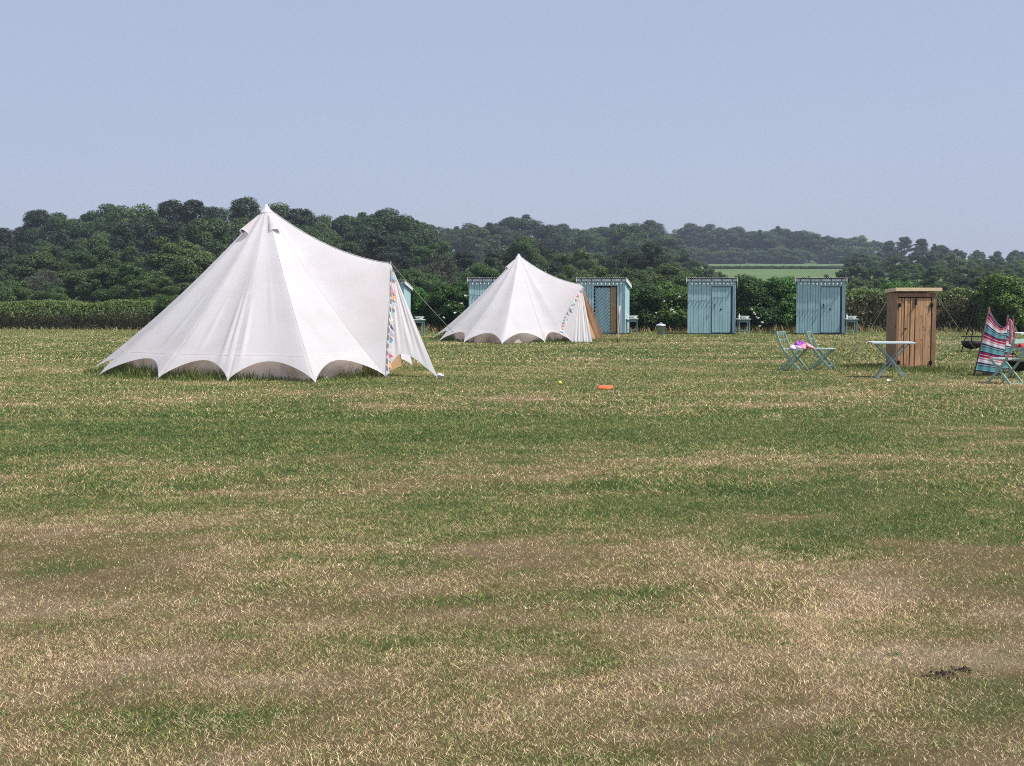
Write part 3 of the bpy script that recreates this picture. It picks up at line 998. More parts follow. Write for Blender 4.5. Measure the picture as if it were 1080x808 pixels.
# ------------------------------------------------------------------ wooden locker
lp = G(965, 388.8)
lk = empty('wooden_locker', lp, 0.03, 'tall brown wooden locker with double doors and pale timber roof', 'locker')
W, H, D = 0.86, 1.63, .70
b = MB()
b.box((-W / 2 + .02, D / 2, H / 2 + .02), (.03, D, H - .04)); b.box((W / 2 - .02, D / 2, H / 2 + .02), (.03, D, H - .04)); b.box((0, D - .012, H / 2), (W - .08, .022, H - .06)); b.build('carcass', M['wood_dark'], lk)
b = MB(); b.box((-W / 2 + .018, -.004, H / 2 + .02), (.036, .04, H - .04)); b.box((W / 2 - .045, -.004, H / 2 + .02), (.09, .04, H - .04)); b.box((-.027, -.002, H - .045), (W - .128, .036, .09)); b.box((-.027, -.002, .03), (W - .128, .036, .05)); b.build('front_frame', M['wood_dark'], lk, bevel=.004)
ld = MB()
x = -W / 2 + .042
for wd, dz in ((.072, .0), (.062, -.006), (.066, .006), (.062, -.005), (.095, .006)):
    ld.box((x + wd / 2, .006 - dz, .79), (wd - .010, .026, 1.46)); x += wd
dl = ld.build('door', M['wood'], lk, bevel=.003); dl['label'] = 'left door of narrow split boards'
rd = MB(); x += .012
while x < W / 2 - .12:
    wd = min(.17, W / 2 - .095 - x); rd.box((x + wd / 2, -.002, .79), (wd - .003, .026, 1.46)); x += wd
dr = rd.build('door', M['wood'], lk, bevel=.003); dr['label'] = 'right door of wide boards'
for dd, xx in ((dl, -W / 2 + .06), (dr, W / 2 - .105)):
    for z in (1.37, .13):
        h = MB(); h.box((xx, -.03, z), (.06, .014, .075)); h.tube([(xx, -.036, z - .05), (xx, -.036, z + .05)], .010, 6); h.build('hinge', M['black'], dd)
h = MB(); h.box((-.02, -.032, 1.44), (.045, .016, .14)); h.box((-.02, -.045, 1.39), (.03, .02, .03)); h.build('latch', M['black'], dr)
h = MB(); h.tube([(-W / 2 + .20, -.012, .86), (-W / 2 + .20, -.045, .86)], .018, 8); h.build('knob', M['black'], dl)
kn = MB()
for kx, kz in ((.22, .90), (.30, 1.18), (.17, .62), (.33, .48), (.27, 1.33), (.16, 1.12), (.25, .84)):
    kn.lathe([(.0005, 0), (.012 + .008 * random.random(), 0)], 10, (0, 0, 0))
    for v in kn.v[-20:]: v.x, v.y, v.z = v.x + kx - .05, -.0165, v.y * 1.3 + kz
kn.build('wood_knots', M['wood_dark'], dr)
b = MB(); b.box((.035, .335, H + .055), (W + .15, D + .10, .075), 0, math.radians(-2.5)); rf = b.build('roof', M['wood_new'], lk, bevel=.006)
h = MB(); h.tube([(-W / 2 - .01, -.03, .92), (-W / 2 - .05, -.05, .92), (-W / 2 - .05, -.05, .88)], .010, 6); h.build('side_hook', M['black'], lk)
for nm, a, e in (('guy_rope', (W / 2 + .01, .05, H - .05), G(1033, 373)), ('guy_rope', (W / 2 + .01, .6, 1.02), G(1003, 362)), ('guy_rope', (-W / 2 - .01, .5, H - .10), G(903, 369))):
    r = MB(); a = Vector(a); e = Matrix.Rotation(-0.03, 3, 'Z') @ (e - lp)
    r.tube([a.lerp(e, k / 6) - Vector((0, 0, .04 * math.sin(PI * k / 6))) for k in range(7)], .007, 5); r.build(nm, M['rope'], lk)
    pg = MB(); pg.tube([e + Vector((0, 0, -.06)), e + Vector((.04, 0, .10))], .010, 6); pg.build('peg', M['peg'], lk)

# ------------------------------------------------------------------ folding chairs and tables
CH = 'folding metal garden chairs'


def make_chair():
    root = empty('folding_chair', (0, 0, 0), 0, None, 'chair', CH)
    for sy in (-1, 1):
        y = sy * .20
        m = MB(); pts = [(-.33, y, .82), (-.30, y, .72), (-.24, y, .58), (-.15, y, .42), (.0, y, .24), (.22, y, .012)]
        for a, c in zip(pts, pts[1:]): m.bar(a, c, .022, .042, (1, 0, .4))
        m.build('back_rail', M['sage'], root)
        m = MB(); y = sy * .172
        m.bar((.19, y, .435), (-.24, y, .012), .020, .038, (1, 0, -.4)); m.build('leg', M['sage'], root)
    m = MB()
    for k in range(7): m.box((-.17 + k * .062, 0, .452), (.050, .36, .014))
    m.box((.02, .172, .438), (.40, .016, .016)); m.box((.02, -.172, .438), (.40, .016, .016)); m.build('seat', M['sage_lt'], root)
    m = MB(); m.box((-.318, 0, .775), (.014, .39, .085), 0, 0, .28); m.build('backrest', M['sage'], root)
    m = MB(); m.box((-.268, 0, .645), (.014, .39, .03), 0, 0, .35); m.build('back_slat', M['sage'], root)
    m = MB(); m.bar((-.24, -.175, .014), (-.24, .175, .014), .022, .016); m.build('foot_bar', M['sage'], root)
    m = MB(); m.bar((.14, -.2, .095), (.14, .2, .095), .014, .014); m.build('foot_bar', M['sage'], root)
    return root


ch0 = make_chair()
chairs = [(G(837.5, 391), -.62, 'sage folding chair with purple and pink cloths on its seat, facing right'),
          (G(868, 390), -.46, 'empty sage folding chair just right of the chair with cloths'),
          (G(1060, 404.5), math.radians(122), 'pale folding chair standing in front of the striped windbreak'),
          (G(1081, 393), math.radians(200), 'folding chair cut by the right edge, behind the windbreak')]
for i, (g, rz, lab) in enumerate(chairs):
    o = ch0 if i == 0 else copy_tree(ch0)
    o.location = g; o.rotation_euler = (0, 0, rz); o['label'] = lab


def lump(name, mat, c, r, seed, label, cat, squash=.6):
    m = MB(); rr = random.Random(seed)
    ph = [rr.uniform(0, 6) for _ in range(6)]

    def fn(u, v):
        a, e = u * 2 * PI, (v - .5) * PI
        k = 1 + .22 * math.sin(3 * a + ph[0] + 2 * e) + .13 * math.sin(7 * a + ph[1]) * math.cos(3 * e) + .1 * math.sin(11 * a + ph[2] - 5 * e)
        z = max(-.02, math.sin(e) * r * squash * k)
        return Vector((math.cos(a) * math.cos(e) * r * k, math.sin(a) * math.cos(e) * r * k, z))
    m.grid(fn, 36, 20)
    o = m.build(name, mat, None, True); o.location = c
    return tag(o, label, cat)


cs = chairs[0][0]
lump('cloth_bundle', M['purple'], cs + Vector((.10, -.02, .535)), .11, 3, 'bright purple rumpled cloth on the folding chair seat', 'cloth', .72)
lump('cloth_bundle', M['pink'], cs + Vector((.24, -.10, .485)), .13, 5, 'salmon pink cloth hanging off the folding chair seat', 'cloth', .55)
lump('cloth_bundle', M['lilac'], cs + Vector((.0, -.10, .475)), .11, 9, 'pale lilac cloth under the purple cloth on the chair', 'cloth', .5)

TB = 'folding garden tables'


def make_table():
    root = empty('folding_table', (0, 0, 0), 0, None, 'table', TB)
    m = MB()
    m.box((0, 0, .684), (.82, .56, .014)); m.box((0, .273, .668), (.80, .012, .018)); m.box((0, -.273, .668), (.80, .012, .018)); m.build('tabletop', M['tabletop'], root, bevel=.004)
    for sy in (-1, 1):
        m = MB(); y = sy * .22; m.bar((-.30, y, .67), (.27, y, .012), .016, .026, (1, 0, .4)); m.build('leg', M['bluegrey'], root)
        m = MB(); y = sy * .19; m.bar((.30, y, .67), (-.27, y, .012), .016, .026, (1, 0, -.4)); m.build('leg', M['bluegrey'], root)
    m = MB(); m.bar((-.27, -.2, .014), (-.27, .2, .014), .024, .02); m.bar((.22, -.22, .065), (.22, .22, .065), .014, .014); m.build('foot_bar', M['sage_lt'], root)
    m = MB(); m.bar((0, -.23, .335), (0, .23, .335), .012, .012); m.build('pivot_rod', M['bluegrey'], root)
    return root


tb0 = make_table()
g = G(939.5, 398.3)
tb0.location = g; tb0.rotation_euler = (0, 0, -.10); tb0['label'] = 'folding table with crossed legs standing before the wooden locker'
tb1 = copy_tree(tb0); tb1.location = G(1085, 388.5); tb1.rotation_euler = (0, 0, .25); tb1.scale = (1.05, 1.05, 1.12)
tb1['label'] = 'folding table cut by the right edge, behind the striped windbreak'
lump('paper_scrap', M['white'], G(937, 402.5) + Vector((0, 0, .018)), .036, 12, 'small white scrap lying on the grass below the folding table', 'paper scrap', .5)

# ------------------------------------------------------------------ striped windbreak
wbp = G(1030, 397)
wb = empty('windbreak', wbp, 0, 'striped red, teal and navy fabric windbreak on wooden poles', 'windbreak')
stops = [(0, (.035, .03, .10)), (.07, (.25, .44, .43)), (.10, (.11, .30, .30)), (.30, (.055, .045, .12)), (.345, (.30, .50, .50)), (.39, (.03, .025, .08)), (.47, (.62, .58, .57)),
         (.55, (.66, .66, .67)), (.63, (.42, .18, .23)), (.68, (.62, .58, .58)), (.74, (.45, .03, .07)), (.82, (.30, .02, .06)), (.86, (.58, .48, .50)), (.90, (.10, .02, .10)), (.95, (.42, .03, .07))]
M['stripes'] = stripes_mat('windbreak_stripes', stops)


def rel(px, py, Y): return P(px, py, Y) - wbp


poles = [(rel(1027, 397.5, wbp.y), rel(1043.5, 325, wbp.y + .25)), (rel(1056, 396, wbp.y + .15), rel(1063, 333, wbp.y + .2)), (rel(1067, 392, wbp.y + 1.5), rel(1069, 337, wbp.y + 1.6))]
for a, c in poles:
    m = MB(); d = (c - a).normalized(); m.tube([a - d * .1, c + d * .02], .016, 8); m.build('pole', M['maroon'], wb, True)
for i, (mat, vs) in enumerate(((M['stripes'], (.085, .93)), (M['stripes'], (.10, .94)))):
    a0, a1 = poles[i]; b0, b1 = poles[i + 1]

    def fab(u, v):
        t = vs[0] + (vs[1] - vs[0]) * v
        sagz = (-.17 * math.sin(PI * min(1, u * 1.0)) * v ** 4 - .07 * u) * (1 if i == 0 else .5)
        x = a0.lerp(a1, t).lerp(b0.lerp(b1, t), u)
        return x + Vector((0, -.10 * math.sin(PI * u) + .012 * math.sin(u * 22 + 3 * v) - .02, sagz + .006 * math.sin(u * 9) * v))
    m = MB(); m.grid(fab, 30, 30); m.build('fabric_panel', mat, wb, True, True)
m = MB()   # a corner of pale lining turned over the top
q0, q1 = poles[0][0].lerp(poles[0][1], .95), poles[1][0].lerp(poles[1][1], .80)
m.grid(lambda u, v: q0.lerp(q1, u) + Vector((.01, .05 - .02 * v, (.0 - .10 * math.sin(PI * u) + .085 * v * (1 - u)))), 12, 4); m.build('turned_hem', M['lilac'], wb, True)
# pink towel over the second pole
tw = MB(); p2 = poles[1][1] + wbp
tw.grid(lambda u, v: p2 + Vector((.02 + .13 * v * u + .05 * u, -.06 + .02 * math.sin(u * 9 + v * 3) + .02, -.06 - .50 * v - .04 * u)), 12, 14)
o = tw.build('towel', M['pink'], None, True, False, 0, .006); tag(o, 'pale pink towel hanging from the right windbreak pole', 'towel')

# fire pit with tripod beyond, seen left of the windbreak
fp = G(1025, 371.5)
fr = empty('fire_pit', fp, 0, 'black iron fire bowl under a tall tripod, left of the windbreak', 'fire pit')
topz = 1.36
for a in (200, 320, 80):
    d = Vector((math.cos(math.radians(a)), math.sin(math.radians(a)), 0))
    m = MB(); m.tube([d * .36, d * .02 + Vector((.10, 0, topz))], .014, 6); m.build('tripod_leg', M['black'], fr)
m = MB(); m.tube([(.10, 0, topz - .05), (.085, 0, .5)], .007, 5); m.build('chain', M['black'], fr)
m = MB(); m.lathe([(.001, .10), (.16, .13), (.25, .22), (.285, .30), (.295, .30), (.265, .20), (.17, .11), (.001, .08)], 22); m.build('fire_bowl', M['black'], fr, True)
m = MB(); m.lathe([(.28, .42), (.30, .42), (.30, .44), (.28, .44), (.28, .42)], 22)
for k in range(-6, 7): x_ = k * .044; y_ = math.sqrt(max(0, .285 ** 2 - x_ ** 2)); m.bar((x_, -y_, .43), (x_, y_, .43), .008)
m.build('grill', M['black'], fr)
# black kettle barbecue cut by the right edge
bq = empty('barbecue', G(1074, 399), 0, 'low black barbecue bowl by the pale chair at the right edge', 'barbecue')
m = MB(); m.lathe([(.001, .13), (.12, .15), (.21, .24), (.23, .32), (.24, .32), (.24, .34), (.001, .335)], 20); m.build('bowl', M['black'], bq, True)
for a in (90, 210, 330):
    d = Vector((math.cos(math.radians(a)), math.sin(math.radians(a)), 0)); m = MB(); m.tube([d * .14 + Vector((0, 0, .18)), d * .24], .012, 6); m.build('leg', M['black'], bq)
rc = lump('cloth_bundle', M['redcloth'], G(1081, 393) + Vector((0, 0, .50)), .20, 21, 'dark red cloth on the chair at the right edge', 'cloth', .5)

# ------------------------------------------------------------------ things lying on the field
fd = MB(); fd.lathe([(.001, .030), (.09, .030), (.125, .026), (.138, .012), (.140, .0), (.134, .0), (.128, .014), (.001, .022)], 28)
o = fd.build('flying_disc', M['orange'], None, True); o.location = G(638.5, 410.5) + Vector((0, 0, .022)); o.rotation_euler = (math.radians(7), math.radians(-2), 0)
tag(o, 'bright orange flying disc lying on the grass', 'flying disc')
bl = MB(); bl.grid(lambda u, v: Vector((math.cos(u * 2 * PI) * math.sin(v * PI), math.sin(u * 2 * PI) * math.sin(v * PI), -math.cos(v * PI))) * .034, 18, 10)
o = bl.build('tennis_ball', M['yellow'], None, True); o.location = G(590.5, 405.6) + Vector((0, 0, .033)); tag(o, 'yellow ball lying on the grass left of the orange disc', 'ball')


def molehill(px, py, r, label, n, seed):
    rr = random.Random(seed); g = G(px, py)
    root = empty('molehill', g, 0, label, 'molehill', 'small heaps of dug earth')
    m = MB()

    def fn(u, v):
        a = u * 2 * PI; q = v * r
        h = r * .5 * (1 - v) ** 1.2 * (1 + .5 * math.sin(5 * a + 3 + 8 * v) + .35 * math.sin(11 * a + 7 * v))
        return Vector((math.cos(a) * q * 1.3, math.sin(a) * q, h - .006))
    m.grid(fn, 40, 12); m.build('mound', M['soil'], root, False)
    c = MB()
    for k in range(n):
        a, q = rr.uniform(0, 6.28), r * rr.uniform(0, 1.6); s_ = rr.uniform(.003, .011)
        c.box((math.cos(a) * q * 1.3, math.sin(a) * q, s_ * .5 + max(0, (r - q)) * .25), (s_ * 1.3, s_, s_), rr.uniform(0, 3), rr.uniform(0, 1), rr.uniform(0, 1))
    c = c.build('clods', M['soil'], root); c['kind'] = 'stuff'


molehill(993, 713, .04, 'dark crumbly molehill in the dry foreground grass', 45, 1)
molehill(1018, 708, .035, 'flatter scatter of dark earth right of the molehill', 24, 2)


# ------------------------------------------------------------------ vegetation
def quads_at(pos, nrm, size, rng, aspect=0.62):
    n = len(pos)
    r = rng.normal(size=(n, 3))
    t = np.cross(nrm, r); t /= np.linalg.norm(t, axis=1, keepdims=True) + 1e-9
    b = np.cross(nrm, t)
    s_ = (size * (0.6 + 0.8 * rng.random(n)))[:, None]
    V = np.empty((n, 4, 3))
    V[:, 0] = pos - t * s_ * 0.5
    V[:, 1] = pos + b * s_ * 0.5 * aspect
    V[:, 2] = pos + t * s_ * 0.5 + nrm * s_ * .12
    V[:, 3] = pos - b * s_ * 0.5 * aspect
    i = np.arange(n) * 4
    return V.reshape(-1, 3), np.stack([i, i + 1, i + 2, i + 3], 1)


def crown_mesh(name, lobes, per_area, size, rng, shag=0.25, fill=0, fill_size=.6):
    """Leaf-cluster faces over many overlapping lobes, plus larger sprays that fill the inside of the crown."""
    Ps, Ns, Ss = [], [], []
    C_ = np.array([l[0] for l in lobes]); R_ = np.array([l[1] for l in lobes])
    for c, r in lobes:
        c = np.array(c); r = np.array(r)
        n = int(4 * PI * (r.prod()) ** (2 / 3) * per_area)
        d = rng.normal(size=(n, 3)); d /= np.linalg.norm(d, axis=1, keepdims=True)
        d[:, 2] = np.where((d[:, 2] < -0.35) & (rng.random(n) < .6), -d[:, 2], d[:, 2])
        k = 1 - shag * rng.random(n) ** 1.3 + 0.16 * rng.random(n) ** 3
        p = c + d * r * k[:, None]
        q = ((p[:, None, :] - C_[None]) / R_[None])
        keep = ~(((q ** 2).sum(2) < 0.30).any(1))
        p = p[keep]; d = d[keep]
        nn = d * 0.9 + rng.normal(size=d.shape) * 0.5 + np.array([0, 0, .45])
        Ps.append(p); Ns.append(nn / np.linalg.norm(nn, axis=1, keepdims=True)); Ss.append(np.full(len(p), size))
    if fill:
        k = rng.integers(0, len(lobes), fill)
        d = rng.normal(size=(fill, 3)); d /= np.linalg.norm(d, axis=1, keepdims=True)
        p = C_[k] + d * R_[k] * (rng.random(fill) ** .4 * .8)[:, None]
        nn = rng.normal(size=(fill, 3)) + np.array([0, -.0, .6])
        Ps.append(p); Ns.append(nn / np.linalg.norm(nn, axis=1, keepdims=True)); Ss.append(np.full(fill, fill_size))
    p, nn, ss = np.concatenate(Ps), np.concatenate(Ns), np.concatenate(Ss)
    V, Fq = quads_at(p, nn, ss, rng)
    return np_mesh(name, V, [Fq])


def trunk_mesh(name, h, r, rng, limbs, spread_=2.0, lean=.2):
    m = MB()
    bx = rng.normal() * lean
    pts = [(0, 0, -.4), (bx * .2, 0, h * .3), (bx * .6, bx * .3, h * .65), (bx, bx * .5, h)]
    m.tube(pts, [r * 1.25, r, r * .7, r * .25], 9)
    for k in range(limbs):
        z = h * (.3 + .55 * k / max(1, limbs - 1)); a = k * 2.4 + rng.random()
        s0 = Vector((bx * z / h, bx * .5 * z / h, z)); d = Vector((math.cos(a), math.sin(a), .7)) * spread_ * (1.1 - .6 * k / limbs)
        m.tube([s0, s0 + d * .5 + Vector((0, 0, .1)), s0 + d], [r * .45, r * .3, r * .1], 6)
    me = bpy.data.meshes.new(name); me.from_pydata([tuple(v) for v in m.v], [], m.f); me.update()
    me.polygons.foreach_set('use_smooth', [True] * len(me.polygons))
    return me


def lobes_round(rng, n, rx, rz, cz, lr, top=1.0, low=-.75, lo=.55):
    L = []
    ph = rng.random(6) * 6.28
    for k in range(n):
        d = rng.normal(size=3); d /= np.linalg.norm(d)
        if d[2] < low: d[2] = -d[2]
        f = lo + (.93 - lo) * rng.random() ** .6
        f *= 1 + .13 * math.sin(3 * math.atan2(d[1], d[0]) + ph[0] + 2 * d[2]) + .10 * math.sin(5 * d[2] + ph[1] + 2 * math.atan2(d[1], d[0]))
        c = (d[0] * rx * f, d[1] * rx * f, cz + d[2] * rz * f * (top if d[2] > 0 else 1))
        r = lr * (.65 + .7 * rng.random())
        L.append((c, (r, r, r * .8)))
    return L


PROTO = {}
TOPS = {}


def proto(kind, i):
    key = (kind, i)
    if key in PROTO: return PROTO[key]
    rng = np.random.default_rng(100 + i * 17 + sum(map(ord, kind)))
    if kind == 'oak':
        L = lobes_round(rng, 84, 4.9, 4.9, 5.0, 1.12, 1.0, -.75, .62)
        me = crown_mesh('crown_oak', L, 30, .24, rng, .36, 3500, .55); tm = trunk_mesh('trunk_oak', 7.5, .30, rng, 6, 3.0); mats = (M['oak'], M['bark'])
    elif kind == 'ash':
        L = lobes_round(rng, 80, 4.1, 5.0, 4.9, .98, 1.0, -.75, .6)
        me = crown_mesh('crown_ash', L, 31, .22, rng, .38, 3000, .5); tm = trunk_mesh('trunk_ash', 8, .22, rng, 6, 2.4); mats = (M['ash'], M['barkpale'])
    elif kind == 'pine':
        L = []
        for k in range(74):
            z = 2.4 + 7.4 * rng.random() ** .85; w = (2.9 * (1 - ((z - 2.4) / 7.6) ** 1.5) + .55)
            a = rng.random() * 2 * PI; q = w * (.45 + .6 * rng.random())
            L.append(((q * math.cos(a), q * math.sin(a), z), (.75 + .4 * rng.random(), .75 + .35 * rng.random(), .42 + .2 * rng.random())))
        L.append(((0, 0, 9.3), (.8, .8, .7)))
        me = crown_mesh('crown_pine', L, 34, .20, rng, .5, 2200, .45); tm = trunk_mesh('trunk_pine', 9.4, .20, rng, 9, 2.2, .1); mats = (M['pine'], M['bark'])
    elif kind == 'scrub':
        L = lobes_round(rng, 84, 4.7, 5.0, 4.5, 1.15, 1.0, -.98, .6)
        me = crown_mesh('crown_scrub', L, 29, .25, rng, .38, 3500, .55); tm = trunk_mesh('trunk_scrub', 6, .22, rng, 5, 3.2); mats = (M['ash'], M['bark'])
    elif kind == 'grey':
        L = lobes_round(rng, 34, 3.8, 4.5, 5.0, 1.2, 1.0, -.5)
        me = crown_mesh('crown_grey', L, 14, .24, rng, .6); tm = trunk_mesh('trunk_grey', 8.5, .18, rng, 9, 3.0); mats = (M['greyleaf'], M['barkpale'])
    elif kind == 'laurel':       # 2.5 m shrub
        L = lobes_round(rng, 36, 1.25, 1.15, 1.2, .38, 1.0, -.6); L.append(((0, 0, 1.05), (1.0, 1.0, 1.0)))
        for k in range(12): a = rng.random() * 6.28; L.append(((math.cos(a) * .95, math.sin(a) * .95, .35 + .5 * rng.random()), (.40, .40, .42)))
        me = crown_mesh('crown_laurel', L, 230, .088, rng, .42, 1800, .2); tm = trunk_mesh('stem_laurel', 1.6, .06, rng, 5, .7); mats = (M['laurel'], M['bark'])
    me.materials.append(mats[0]); tm.materials.append(mats[1])
    zz = np.empty(len(me.vertices) * 3, dtype=np.float32); me.vertices.foreach_get('co', zz); TOPS[me.name] = float(np.percentile(zz[2::3], 99.7))
    PROTO[key] = (me, tm)
    return PROTO[key]


TREES = []
NICE = {'oak': 'oak_tree', 'ash': 'broadleaf_tree', 'pine': 'pine_tree', 'scrub': 'scrub_tree', 'grey': 'grey_tree', 'laurel': 'laurel_shrub'}


def tree(kind, px, ytop, Y, wk=1.0, row='', hmin=1.2):
    p = P(px, ytop, Y)
    z0 = float(terrain(p.x, Y))
    h = max(hmin, p.z - z0)
    base_h = 2.55 if kind == 'laurel' else 10.0
    vi = random.randrange(3)
    cm, tm = proto(kind, vi)
    root = empty(NICE[kind], (p.x, Y, z0), random.uniform(0, 6.28), None, 'shrub' if kind == 'laurel' else 'tree')
    k = h / TOPS[cm.name]
    root.scale = (k * wk, k * wk, k)
    o = bpy.data.objects.new('crown', cm); COL.objects.link(o); o.parent = root
    o = bpy.data.objects.new('trunk' if kind != 'laurel' else 'stems', tm); COL.objects.link(o); o.parent = root
    TREES.append((root, kind, px, ytop, Y, row, h))
    return root


sky = [(-40, 238), (0, 240), (20, 239), (40, 222), (60, 226), (85, 229), (105, 217), (122, 215), (140, 220), (158, 226), (180, 213), (205, 212), (225, 219), (258, 210), (280, 215),
       (302, 222), (320, 220), (342, 228), (370, 226), (402, 221), (430, 226), (445, 236), (475, 240), (500, 237), (520, 236), (546, 228), (572, 238), (600, 237), (640, 239), (660, 236), (680, 233), (700, 246),
       (722, 243), (745, 238), (780, 244), (800, 247), (820, 243), (850, 247), (870, 253), (900, 252), (925, 256), (950, 250), (980, 256), (1000, 263), (1030, 264), (1060, 264), (1090, 265), (1130, 266)]


def skyline(px): return float(np.interp(px, [a for a, b in sky], [b for a, b in sky]))


# skyline trees
for px, yt in [(-30, 239), (2, 241), (22, 240), (40, 222), (64, 226), (88, 229), (112, 217), (132, 217), (156, 227), (181, 212), (204, 212), (228, 219), (259, 209), (288, 217), (316, 221), (344, 228), (372, 226), (404, 221), (430, 228)]:
    tree(random.choice(['oak', 'oak', 'ash', 'pine']) if px not in (40, 204) else 'pine', px, yt, random.uniform(180, 215), random.uniform(1.0, 1.25), 'on the skyline')
for px, yt in [(452, 238), (476, 240), (500, 237), (522, 237), (546, 228), (572, 238), (597, 237), (618, 243), (640, 238), (662, 236), (682, 233), (700, 248)]:
    tree(random.choice(['oak', 'oak', 'ash']), px, yt, random.uniform(330, 390), random.uniform(1.1, 1.4), 'on the skyline')
for px, yt in [(716, 243), (734, 236), (752, 237), (770, 240), (790, 243), (806, 244), (822, 240), (838, 243), (854, 244), (872, 249), (885, 251), (902, 249), (922, 254)]:
    tree('oak' if random.random() < .75 else 'ash', px, yt, random.uniform(548, 585), random.uniform(1.15, 1.5), 'on the skyline')
for px, yt in [(938, 254), (954, 250), (972, 252), (990, 258), (1010, 263), (1032, 264), (1052, 265), (1072, 264), (1096, 266)]:
    tree(random.choice(['oak', 'pine']), px, yt, random.uniform(400, 450), random.uniform(1.1, 1.35), 'on the skyline')
# lower edge of the far wood, right over the field
for k in range(9):
    tree('scrub', 712 + 22 * k + random.uniform(-5, 5), random.uniform(259, 265), random.uniform(536, 544), 1.9, 'low at the field edge')
# middle rows
px = -25
while px < 705:
    yt = skyline(px) + random.uniform(16, 30)
    tree(random.choice(['pine', 'pine', 'oak', 'ash']), px, yt, random.uniform(140, 165), random.uniform(.9, 1.25), 'on mid slope'); px += random.uniform(24, 32)
px = -20
while px < 700:
    if not 200 < px < 415:
        yt = skyline(px) + random.uniform(36, 54)
        tree(random.choice(['oak', 'ash', 'scrub', 'pine']) if px < 200 else random.choice(['pine', 'pine', 'scrub', 'ash']), px, yt, random.uniform(112, 128), random.uniform(1.0, 1.4), 'low on the slope')
    px += random.uniform(26, 34)
tree('grey', 462, 268, 104, 1.05, 'low on the slope'); tree('grey', 45, 284, 104, 1.2, 'low on the slope')
for px, yt, Y in [(10, 296, 88), (55, 298, 90), (95, 280, 98), (130, 278, 96), (163, 292, 88), (190, 276, 100), (214, 268, 100), (430, 284, 92), (452, 290, 90), (505, 278, 96), (600, 281, 96), (632, 282, 94), (668, 284, 92), (700, 280, 98), (725, 284, 96)]:
    tree(random.choice(['scrub', 'scrub', 'ash']), px, yt, Y, random.uniform(1.05, 1.5), 'just behind the hedge')
# right side: scrub below the field and the near wood
for px, yt, Y in [(700, 262, 240), (722, 268, 220), (742, 278, 190), (760, 287, 170), (782, 293, 160), (803, 294, 150), (826, 293, 150), (850, 292, 155), (872, 290, 160), (890, 284, 190)]:
    tree(random.choice(['scrub', 'grey', 'oak']), px, yt, Y, 1.35, 'below the field')
for px, yt, Y in [(905, 268, 290), (925, 266, 300), (945, 268, 280), (965, 266, 300), (985, 266, 290), (1005, 268, 270), (1025, 270, 280), (1048, 270, 290), (1070, 271, 280), (1092, 270, 290),
                  (902, 280, 180), (922, 281, 190), (946, 279, 180), (968, 278, 190), (990, 280, 170), (1012, 281, 180), (1034, 282, 170), (1056, 280, 180), (1078, 283, 170),
                  (905, 294, 120), (930, 293, 125), (955, 291, 120), (985, 292, 115), (1010, 291, 118), (1035, 293, 112), (1062, 292, 120), (1085, 292, 115)]:
    tree(random.choice(['scrub', 'oak', 'ash', 'scrub']), px, yt, Y, random.uniform(1.2, 1.5), {True: 'on the far bank', False: 'low on the bank'}[Y > 200] if Y > 150 else 'just behind the hedge')
# laurels between the sheds
for px, yt, Y, wk in [(487, 297, 58, 1.15), (458, 309, 59, .9), (437, 303, 60, .9), (676, 299, 58, 1.2), (702, 298, 58.4, 1.25), (718, 303, 59, 1.0), (795, 291, 58, 1.05), (820, 293, 58.6, 1.1), (1064, 290, 57, 1.15), (1088, 292, 57.6, 1.1),
                      (176, 312, 58.5, 1.0), (196, 309, 59.3, 1.0), (950, 297, 62, .9), (575, 300, 60, 1.3), (605, 302, 60, 1.2)]:
    tree('laurel', px, yt, Y, wk, 'by the sheds')


